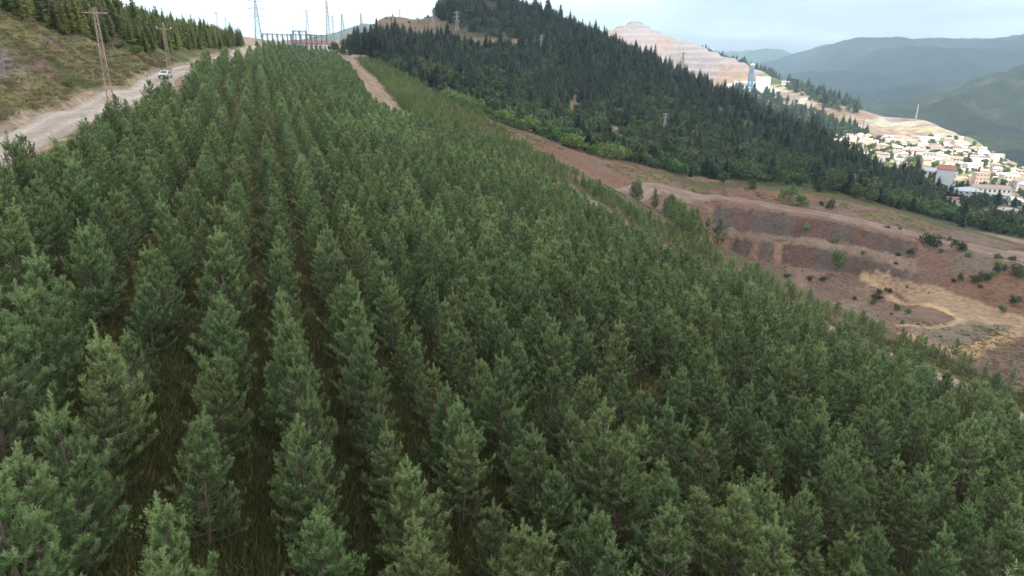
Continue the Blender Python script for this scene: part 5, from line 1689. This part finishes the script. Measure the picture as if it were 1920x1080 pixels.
for i, (x, y, px, py) in enumerate(sorted(spots, key=lambda q: q[2])):
    v = int(g.integers(6)); wm = int(g.choice(5, p=(.42, .22, .14, .12, .10))); rm = int(g.choice(5, p=(.24, .20, .14, .30, .12)))
    if v not in variants:
        dim = ((10, 8, 6, 2.2, 'hip'), (12, 9, 8.5, 2.4, 'gable'), (9, 9, 9, 2, 'hip'), (14, 9, 6, 2.4, 'gable'), (8, 8, 5.5, 2, 'gable'), (13, 10, 11, .4, 'flat'))[v]
        a_, b_ = house_mesh(*dim); variants[v] = (a_, b_, dim)
    a_, b_, dim = variants[v]
    key = (v, wm, rm)
    if key not in variants:
        variants[key] = (a_.mesh('house_wall', wall_mats[wm]), b_.mesh('house_roof', roof_mats[rm]))
    wme, rme = variants[key]
    lab0 = (wn_[wm], rn_[rm]); c = cnt.get(lab0, 0); cnt[lab0] = c + 1
    z = zfar(x, y)
    root = obj('house', None, loc=(x, y, z), rotz=g.choice([-.5, -.35, -.2, 1.1]) + g.normal(0, .12), scale=g.uniform(.55, .95), label='%s town house with a %s, %s of its kind from the left' % (*lab0, ordinal(c)), cat='house', group='houses of the town')
    obj('wall', wme, root); obj('roof', rme, root)
    if dim[2] > 8 and py > 285:
        if ('w', v) not in variants:
            m_ = MB()
            fl = 3 if dim[2] > 8 else 2
            for f_ in range(fl):
                for k in range(4):
                    u = (k + .5) / 4 * dim[0] - dim[0] / 2; zz = dim[2] / fl * (f_ + .35)
                    variants.setdefault(('wl', v), []).append((u, zz))
            variants[('w', v)] = [MB() for _ in variants[('wl', v)]]
            for m_, (u, zz) in zip(variants[('w', v)], variants[('wl', v)]):
                m_.box(u - .6, u + .6, -dim[1] / 2 - .06, -dim[1] / 2 + .02, zz, zz + 1.4)
            variants[('w', v)] = [m_.mesh('house_window', m_glass) for m_ in variants[('w', v)]]
        for wme_ in variants[('w', v)]: obj('window', wme_, root)
print('HOUSES', len(spots))

# trees between the houses
m_town = mat_leaf('town_leaves', (.05, .085, .028), (.13, .18, .06), vary=.3, hue=.04)
town_m = [tree_meshes('town_tree', bush_parts(700 + i, 7, 3.2, 300, .7, 10, .15), m_town, m_barkg) for i in range(4)]
tt = []
for x, y, px, py in town_points(9000, TOWN, 570, 1300):
    if len(tt) >= 290: break
    if any((x - q[0]) ** 2 + (y - q[1]) ** 2 < 5.5 ** 2 for q in spots) or any((x - q[0]) ** 2 + (y - q[1]) ** 2 < 36 for q in tt): continue
    tt.append((x, y, px))
for c, (x, y, px) in enumerate(sorted(tt, key=lambda q: q[2])):
    sc = g.uniform(.7, 1.5); v = c % 4
    root = obj('town_tree', None, loc=(x, y, zfar(x, y) - .3), rotz=g.uniform(0, 6.28), scale=sc, label='green tree among the town houses, %s tree from the left' % ordinal(c), cat='tree', group='trees in the town')
    obj('crown', town_m[v][0], root); obj('trunk', town_m[v][1], root)

# the larger buildings below the town
def big_house(name, px, py, r, dim, rot, wall, roof, label, floors, nx, ny, sides, balcony=False):
    x, y = at_r(px, py, r)[:2]; z = zfar(x, y)
    w, d, h, rh, rt = dim
    root = obj(name, None, loc=(x, y, z), rotz=rot, label=label, cat='building')
    a_, b_ = house_mesh(w, d, h, rh, rt); a_.build('wall', wall, root); b_.build('roof', roof, root)
    windows(root, wall, w, d, h, floors, nx, ny, m_glass, m_white, sides)
    if balcony:
        for f_ in range(1, floors):
            b_ = MB(); zz = h / floors * f_
            b_.box(w / 2 + .01, w / 2 + 1.5, -d * .42, d * .42, zz - .1, zz + .12); b_.box(w / 2 + 1.38, w / 2 + 1.5, -d * .42, d * .42, zz + .123, zz + 1.0); b_.build('balcony', m_white, root)
    return root


big_house('apartment_building', 1768, 352, 530, (9.5, 12, 12.5, 2, 'gable'), -.62, m_wallg, m_tile, 'tall grey-white apartment block with a red roof at the edge of the woods', 5, 3, 4, ('r',), True)
big_house('apartment_building', 1812, 374, 505, (13, 10, 8.6, 2.0, 'hip'), -.35, m_wallg, m_sheet, 'grey-white four-storey block with a grey hipped roof below the town', 4, 4, 4, ('f', 'r'), True)
big_house('school_building', 1856, 352, 640, (26, 10, 8.0, 1.8, 'gable'), -.2, m_wallw, m_tilep, 'long white building with a red roof right of the grey-roofed block', 2, 8, 3, ('f', 'r'))
big_house('villa', 1903, 366, 560, (14, 11, 7, 2.6, 'hip'), -.3, m_wallw, roof_mats[3], 'white villa with a pale hipped roof at the right edge of the town', 2, 4, 3, ('f', 'r'))
big_house('terrace_building', 1786, 386, 485, (17, 6, 3.2, .4, 'flat'), -.4, m_wallw, m_tile, 'low white terrace building in front of the grey-roofed block', 1, 5, 2, ('f',))
big_house('white_house', 1740, 342, 585, (9, 8, 7, 2, 'gable'), -.5, m_wallw, m_sheet, 'small white house left of the tall red-roofed block', 2, 3, 2, ('f',))
# car park hard standing behind the woods
def pad(name, pxs, r, mat, tone, lift=.4):
    P = [at_r(px, py, r)[:2] for px, py in pxs]
    return P


# trees around the big buildings
for c, (px, py, r, w, h, ty) in enumerate(((1757, 330, 560, 7, 9, 'b'), (1800, 330, 570, 9, 11, 'b'), (1790, 356, 545, 5, 9, 'f'), (1802, 358, 540, 5, 11, 'f'), (1812, 352, 560, 5, 13, 'f'), (1838, 396, 480, 12, 11, 'b'), (1825, 400, 478, 9, 9, 'd'), (1806, 398, 474, 9, 11, 'd'), (1855, 378, 540, 8, 7, 'd'), (1868, 380, 540, 9, 8, 'd'), (1880, 378, 545, 10, 9, 'd'), (1845, 372, 560, 6, 8, 'f'), (1862, 412, 440, 5, 4, 'b'), (1878, 410, 445, 9, 5, 'b'), (1735, 330, 600, 8, 8, 'b'), (1718, 318, 620, 9, 9, 'b'), (1705, 312, 640, 9, 9, 'd'), (1905, 385, 520, 8, 6, 'b'), (1888, 350, 650, 8, 9, 'b'))):
    x, y = at_r(px, py, r)[:2]; mm, bw, bh = {'b': (bro_m, 6, 6), 'd': (dark_m, 4.4, 4), 'f': (fir_m, 5, 14)}[ty]
    root = obj('garden_tree', None, loc=(x, y, zfar(x, y) - .3), rotz=c, scale=(w / bw, w / bw, h / bh), label='%s beside the large buildings below the town, %s from the left' % ({'b': 'round green tree', 'd': 'dark bushy tree', 'f': 'slim dark conifer'}[ty], ordinal(c)), cat='tree', group='trees round the large buildings')
    obj('crown', mm[c % 3][0], root); obj('trunk', mm[c % 3][1], root)

# mine: white halls, blue headframe
MX = 1500
def mine_hall(px, py, w, d, h, rh, rt, rot, wall, roof, label, nwin=0):
    x, y = at_r(px, py, MX)[:2]; z = zfar(x, y)
    root = obj('mine_hall', None, loc=(x, y, z), rotz=rot, label=label, cat='building', group='mine buildings')
    a_, b_ = house_mesh(w, d, h, rh, rt, 1.0); a_.build('wall', wall, root); b_.build('roof', roof, root)
    for k in range(nwin):
        u = (k + .5) / nwin * w - w / 2; m_ = MB(); m_.box(u - 1.6, u + 1.6, -d / 2 - .15, -d / 2 + .02, h * .45, h * .75); m_.build('window', m_glass, root)
m_bright = mat_plain('bright_white_cladding', (.80, .80, .79), .6, .04, .2)
mine_hall(1399, 160, 46, 16, 16, 2, 'gable', -.1, m_bright, m_bright, 'long white mine hall behind the blue headframe', 7)
mine_hall(1378, 168, 38, 14, 6, 4, 'hip', -.15, m_bright, m_bright, 'low white mine hall with a domed roof left of the headframe', 6)
mine_hall(1428, 172, 26, 18, 24, 1, 'flat', -.2, m_bright, m_bright, 'tall white cube of the mine right of the headframe', 0)
mine_hall(1366, 158, 14, 8, 5, 1.5, 'gable', -.1, wall_mats[2], m_tile, 'small red-roofed mine hut left of the white halls', 2)
mine_hall(1472, 158, 12, 8, 5, 1.5, 'gable', -.1, wall_mats[0], m_sheet, 'small hut at the right end of the mine terrace', 2)
x, y, z, H = stand_at(1405, 170, 119, r=MX - 25, h=h_far)
m_blue = mat_plain('blue_steel', (.13, .22, .30), .5, .12, .3)
root = obj('headframe_tower', None, loc=(x, y, z), rotz=-.15, label='tall blue mine headframe tower with a pinkish top', cat='headframe')
mb = MB(); lattice(mb, (0, 0, 0), H * .93, 9, 6.5, 7, 1.3, .8); mb.build('frame', m_blue, root)
for k in range(5):
    b_ = MB(); zz = H * (.30 + .135 * k); b_.box(-2.9, 2.9, -2.9, 2.9, zz, zz + H * .05); b_.build('platform', m_blue if k % 2 else mat_plain('pale_blue_panel', (.42, .56, .62), .5, .1, .3), root)
b_ = MB(); b_.box(.9, 2.9, -3.6, -3.2, 2, H * .9); b_.build('hoist_shaft', m_blue, root)
b_ = MB(); b_.box(-4.0, 4.0, -4.0, 4.0, H * .93, H); b_.build('head_house', wall_mats[2], root)
b_ = MB()
b_.bar((0, 0, H * .85), (0, 22, 0), 1.6); b_.build('back_strut', m_blue, root)

# woods on the spur behind the mine and town
n = 5200
sx_ = rng.uniform(1340, 1860, n); sr_ = rng.uniform(950, 1750, n)
aa = np.array([azel(p, 200)[0] for p in sx_]); wx_, wy_ = sr_ * np.sin(aa), sr_ * np.cos(aa); wz_ = h_far(wx_, wy_)
ux_, uy_ = project(wx_, wy_, wz_)
inw = in_poly(ux_, uy_, [(1480, 148), (1540, 175), (1600, 198), (1620, 212), (1570, 210), (1510, 185), (1470, 165)]) | in_poly(ux_, uy_, [(1385, 172), (1440, 180), (1480, 205), (1540, 232), (1590, 262), (1560, 275), (1480, 245), (1390, 205), (1350, 185)]) | (in_poly(ux_, uy_, [(1440, 170), (1560, 220), (1640, 262), (1560, 262), (1480, 215)]) & (rng.random(n) < .5))
# the strip of trees along the mine's right-hand skyline
n2 = 900
pr = rng.uniform(1700, 2150, n2); pp = np.interp(pr, [1700, 1920, 2080, 2180], [1455, 1400, 1342, 1302]) + rng.uniform(-4, 16, n2)
a2 = np.array([azel(p, 130)[0] for p in pp]); w2x, w2y = pr * np.sin(a2), pr * np.cos(a2); w2z = h_far(w2x, w2y)
TX = np.r_[wx_[inw], w2x]; TY = np.r_[wy_[inw], w2y]; TZ = np.r_[wz_[inw], w2z]
scatter('spur_woods', bro_far + fir_far[:2], np.stack([TX, TY, TZ - .3], 1), rng.uniform(.9, 1.9, len(TX)) * .9, rng.uniform(0, 6.28, len(TX)), rng.choice(6, len(TX), p=(.2, .2, .2, .2, .1, .1)), 'woods along the spur between the mine and the town')
# ------------------------------------------------------------------ the clouds that shade the hills while the town lies in the sun
def cloud(name, poly, alt, label, seed, step=60):
    P = np.array(poly); k = alt / SUN_DIR.z
    x0, x1, y0, y1 = P[:, 0].min(), P[:, 0].max(), P[:, 1].min(), P[:, 1].max()
    gx = np.arange(x0 - step, x1 + 2 * step, step); gy = np.arange(y0 - step, y1 + 2 * step, step)
    X, Y = np.meshgrid(gx, gy); x = X.ravel(); y = Y.ravel()
    ins = in_poly(x, y, poly); d, _ = dist_line(x, y, np.vstack([P, P[:1]]))
    d = np.where(ins, d, -d) + (fbm(x, y, 160, 4, seed) - .5) * 160
    th = np.sqrt(np.clip(d, 0, None)) * 14
    top = alt + th * (.8 + .6 * fbm(x, y, 220, 4, seed + 3)); bot = alt - th * .3 * (.6 + .8 * fbm(x, y, 150, 3, seed + 6))
    ox, oy = SUN_DIR.x * k, SUN_DIR.y * k
    n = len(x); nxg = len(gx)
    i = np.arange(n).reshape(len(gy), nxg)
    q = np.stack([i[:-1, :-1], i[:-1, 1:], i[1:, 1:], i[1:, :-1]], -1).reshape(-1, 4)
    q = q[(d[q] > 0).any(1)]
    V = np.vstack([np.stack([x + ox, y + oy, top], 1), np.stack([x + ox, y + oy, bot - .5], 1)])
    f = np.vstack([q, q[:, ::-1] + n])
    return obj(name, mesh_np(name, V, f, m_cloud, True), kind='structure', label=label)


m_cloud = bpy.data.materials.new('cloud'); m_cloud.use_nodes = True
_b = m_cloud.node_tree.nodes['Principled BSDF']; _b.inputs['Base Color'].default_value = (.9, .9, .9, 1); _b.inputs['Roughness'].default_value = 1; _b.inputs['Specular IOR Level'].default_value = 0
def rp(px, r): 
    a, _ = azel(px, 250); return (r * math.sin(a), r * math.cos(a))
cloud('sky_cloud', [(-700, -500), (700, -400), rp(2300, 560), rp(1920, 600), rp(1780, 640), rp(1650, 640), rp(1560, 700), rp(1420, 760), rp(1250, 900), rp(1000, 1050), rp(600, 1200), rp(0, 1100)], 4200, 'cloud whose shade covers the plantation and the wooded hill', 31)
cloud('sky_cloud', [rp(1640, 1900), rp(1900, 1450), rp(2200, 1100), rp(2500, 2500), rp(2500, 9500), rp(1200, 9500), rp(1200, 4000), rp(1550, 2600)], 4200, 'cloud whose shade covers the mountains beyond the town', 41, 150)
